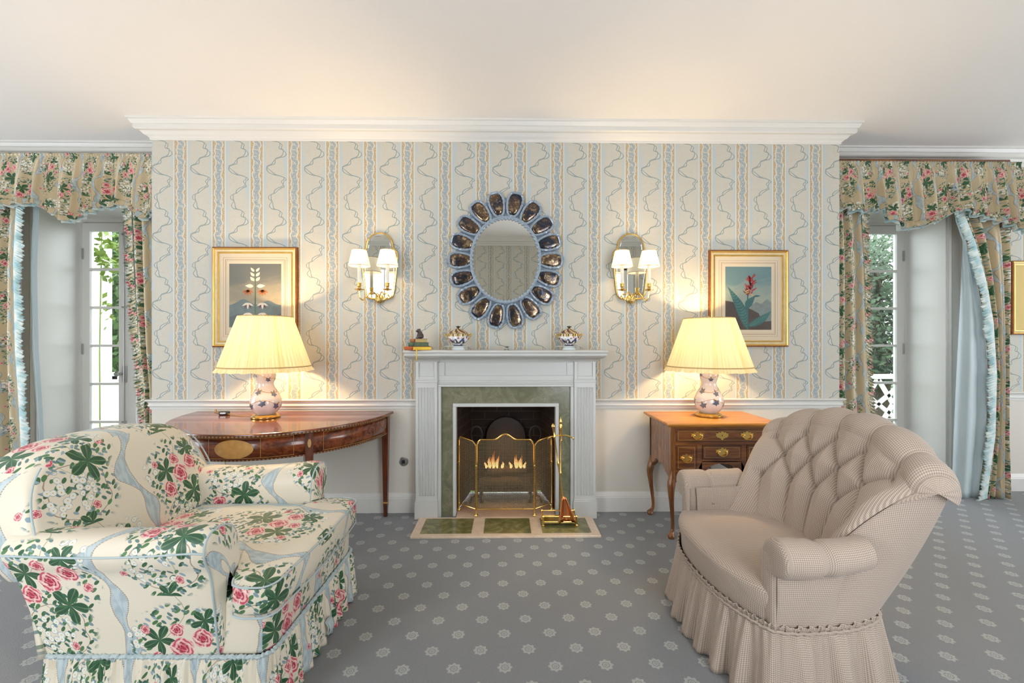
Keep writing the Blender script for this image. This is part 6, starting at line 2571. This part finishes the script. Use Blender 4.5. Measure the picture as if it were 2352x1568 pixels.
def leaf(parent, eL, eR, ztop, zbot, nf, amp, seed, Y=YC, mat=None, name='curtain_panel', full=1.8):
    S = np.linspace(0, 1, 200)
    zs = np.linspace(ztop, zbot, 50)
    f, ph = fold_signal(S, 1.0 / nf, seed)
    f = np.tanh(f * 1.5)
    rows = []; uv = []
    wmean = abs(eR(1.2) - eL(1.2))
    for z in zs:
        a, b = eL(z), eR(z)
        q = (ztop - z) / (ztop - zbot)
        A = amp * (0.6 + 0.4 * q)
        sway = 0.12 * np.sin(z * 3.0 + S * 5.0)
        y = Y - A * np.interp(S + 0.02 * np.sin(z * 2.2), S, f)
        rows.append(np.stack([a + (b - a) * S, y, np.full(len(S), z)], 1)); uv.append(np.stack([S * wmean * full * 1.3, np.full(len(S), z)], 1))
    m = MB(); m.grid(rows, UV=uv)
    return m.build(name, mat or M['chintz_curtain'], parent, ang=80, solid=0.002)


def ruffle(parent, edge, d, w, ztop, zbot, seed, mat, Y=YC, amp=0.022, wl=0.027, name='ruffle'):
    amp = min(amp, 0.012)
    zs = np.arange(zbot, ztop, 0.0035)
    f, ph = fold_signal(zs, wl, seed)
    rows = []; uv = []
    for j in range(8):
        t = j / 7
        x = np.array([edge(z) for z in zs]) + d * w * (t * (1 + 0.10 * np.sin(ph * 0.37 + 1) + 0.08 * np.sin(zs * 31.0 + seed)) + 0.15 * np.sin(zs * 13.0 + seed) * t)
        y = Y - 0.020 - amp * t * f - 0.006 * np.sin(ph * 2.0) * t
        z = zs + 0.003 * t * np.cos(ph) - 0.030 * t
        rows.append(np.stack([x, y, z], 1)); uv.append(np.stack([np.full(len(zs), t * w), zs * 1.6], 1))
    m = MB(); m.grid(rows, UV=uv)
    return m.build(name, mat, parent, ang=80, solid=0.001)


def pw(pts, Y):
    """(px, py) points -> function x(z)"""
    q = sorted((py2z(a, b, Y), px2x(a, Y)) for a, b in pts)
    zz = [a for a, b in q]; xx = [b for a, b in q]
    return lambda z: float(np.interp(z, zz, xx))


# left window
cl = thing('curtain', 'floral curtains with ruffled valance hanging over the left glazed door', 'curtain', (0, 0, 0), 0)
bl = [(-40, 500), (0, 462), (40, 455), (60, 452), (110, 458), (130, 470), (165, 494), (190, 490), (215, 475), (240, 462), (300, 458), (320, 472), (340, 486), (357, 480)]
bz = [(px2x(a, YC), py2z(a, b, YC - 0.06)) for a, b in bl]
bfun = lambda x: float(np.interp(x, [p[0] for p in bz], [p[1] for p in bz]))
m = MB(); m.box(-4.42, BX0 - 0.003, YC - 0.02, YR, 2.775, 2.795); m.build('pelmet_board', M['white_paint'], cl, smooth=False)
valance(cl, -4.40, BX0 - 0.012, 2.790, bfun, 4)
er = pw([(300, 500), (304, 600), (310, 700), (318, 800), (330, 900), (330, 960), (325, 1150)], YC)
rr_ = leaf(cl, er, lambda z: BX0 - 0.012, 2.60, 0.01, 3.4, 0.045, 7, Y=YC + 0.035)
ruffle(rr_, er, -1, 0.060, 2.50, 0.03, 8, M['chintz_curtain'], Y=YC + 0.03)
ruffle(rr_, lambda z: er(z) - 0.010, -1, 0.062, 2.50, 0.03, 9, M['frill'], Y=YC + 0.06, name='aqua_edge')
el = pw([(36, 480), (30, 600), (34, 800), (44, 950), (52, 1150)], YC)
ll = leaf(cl, lambda z: -4.40, el, 2.60, 0.01, 4.2, 0.05, 12, Y=YC + 0.035)
ruffle(ll, el, 1, 0.060, 2.50, 0.03, 13, M['frill'], Y=YC + 0.02, amp=0.024, wl=0.034)
lin = MB()
zs = np.linspace(0.01, 2.55, 20)
lin.grid([[(el(z) + 0.03 + 0.045 * t, YC + 0.10 + 0.01 * sin(9 * t), z) for z in zs] for t in np.linspace(0, 1, 8)])
lin.build('lining', M['blue_lining'], cl, solid=0.002)

# right window
cr = thing('curtain', 'floral curtains with ruffled valance hanging over the right glazed door', 'curtain', (0, 0, 0), 0)
br = [(1937, 465), (1960, 474), (1985, 468), (2012, 470), (2032, 492), (2060, 512), (2100, 508), (2140, 494), (2165, 476), (2200, 470), (2235, 485), (2270, 492), (2300, 500), (2330, 516), (2350, 520)]
bz2 = [(px2x(a, YC), py2z(a, b, YC - 0.06)) for a, b in br]
bfun2 = lambda x: float(np.interp(x, [p[0] for p in bz2], [p[1] for p in bz2]))
m = MB(); m.box(BX1 + 0.003, 4.12, YC - 0.02, YR, 2.762, 2.785); m.build('pelmet_board', M['walnut'], cr, smooth=False)
valance(cr, BX1 + 0.010, 4.235, 2.764, bfun2, 9, ret_right=True)
e1 = pw([(1982, 500), (1988, 600), (1990, 700), (1992, 800), (1996, 900), (2000, 960), (2004, 1150)], YC)
r1_ = leaf(cr, lambda z: BX1 + 0.012, e1, 2.58, 0.01, 4.0, 0.045, 21, Y=YC + 0.035)
ruffle(r1_, e1, 1, 0.050, 2.48, 0.03, 22, M['chintz_curtain'], Y=YC + 0.03)
ruffle(r1_, lambda z: e1(z) + 0.012, 1, 0.050, 2.48, 0.03, 23, M['frill'], Y=YC + 0.06, name='aqua_edge')
e2 = pw([(2212, 500), (2236, 560), (2258, 640), (2276, 740), (2284, 860), (2280, 1000), (2262, 1135)], YC)
e3 = pw([(2335, 500), (2330, 600), (2322, 800), (2320, 1000), (2326, 1140)], YC)
r2_ = leaf(cr, e2, e3, 2.58, 0.012, 3.2, 0.055, 31, Y=YC + 0.03)
ruffle(r2_, e2, -1, 0.068, 2.50, 0.02, 33, M['frill'], Y=YC + 0.0, amp=0.009, wl=0.024)
e4 = pw([(2224, 540), (2216, 700), (2208, 860), (2202, 1000), (2198, 1135)], YC)
leaf(r2_, e4, lambda z: e2(z) - 0.03, 2.50, 0.012, 1.6, 0.022, 35, Y=YC + 0.03, mat=M['blue_lining'], name='lining')
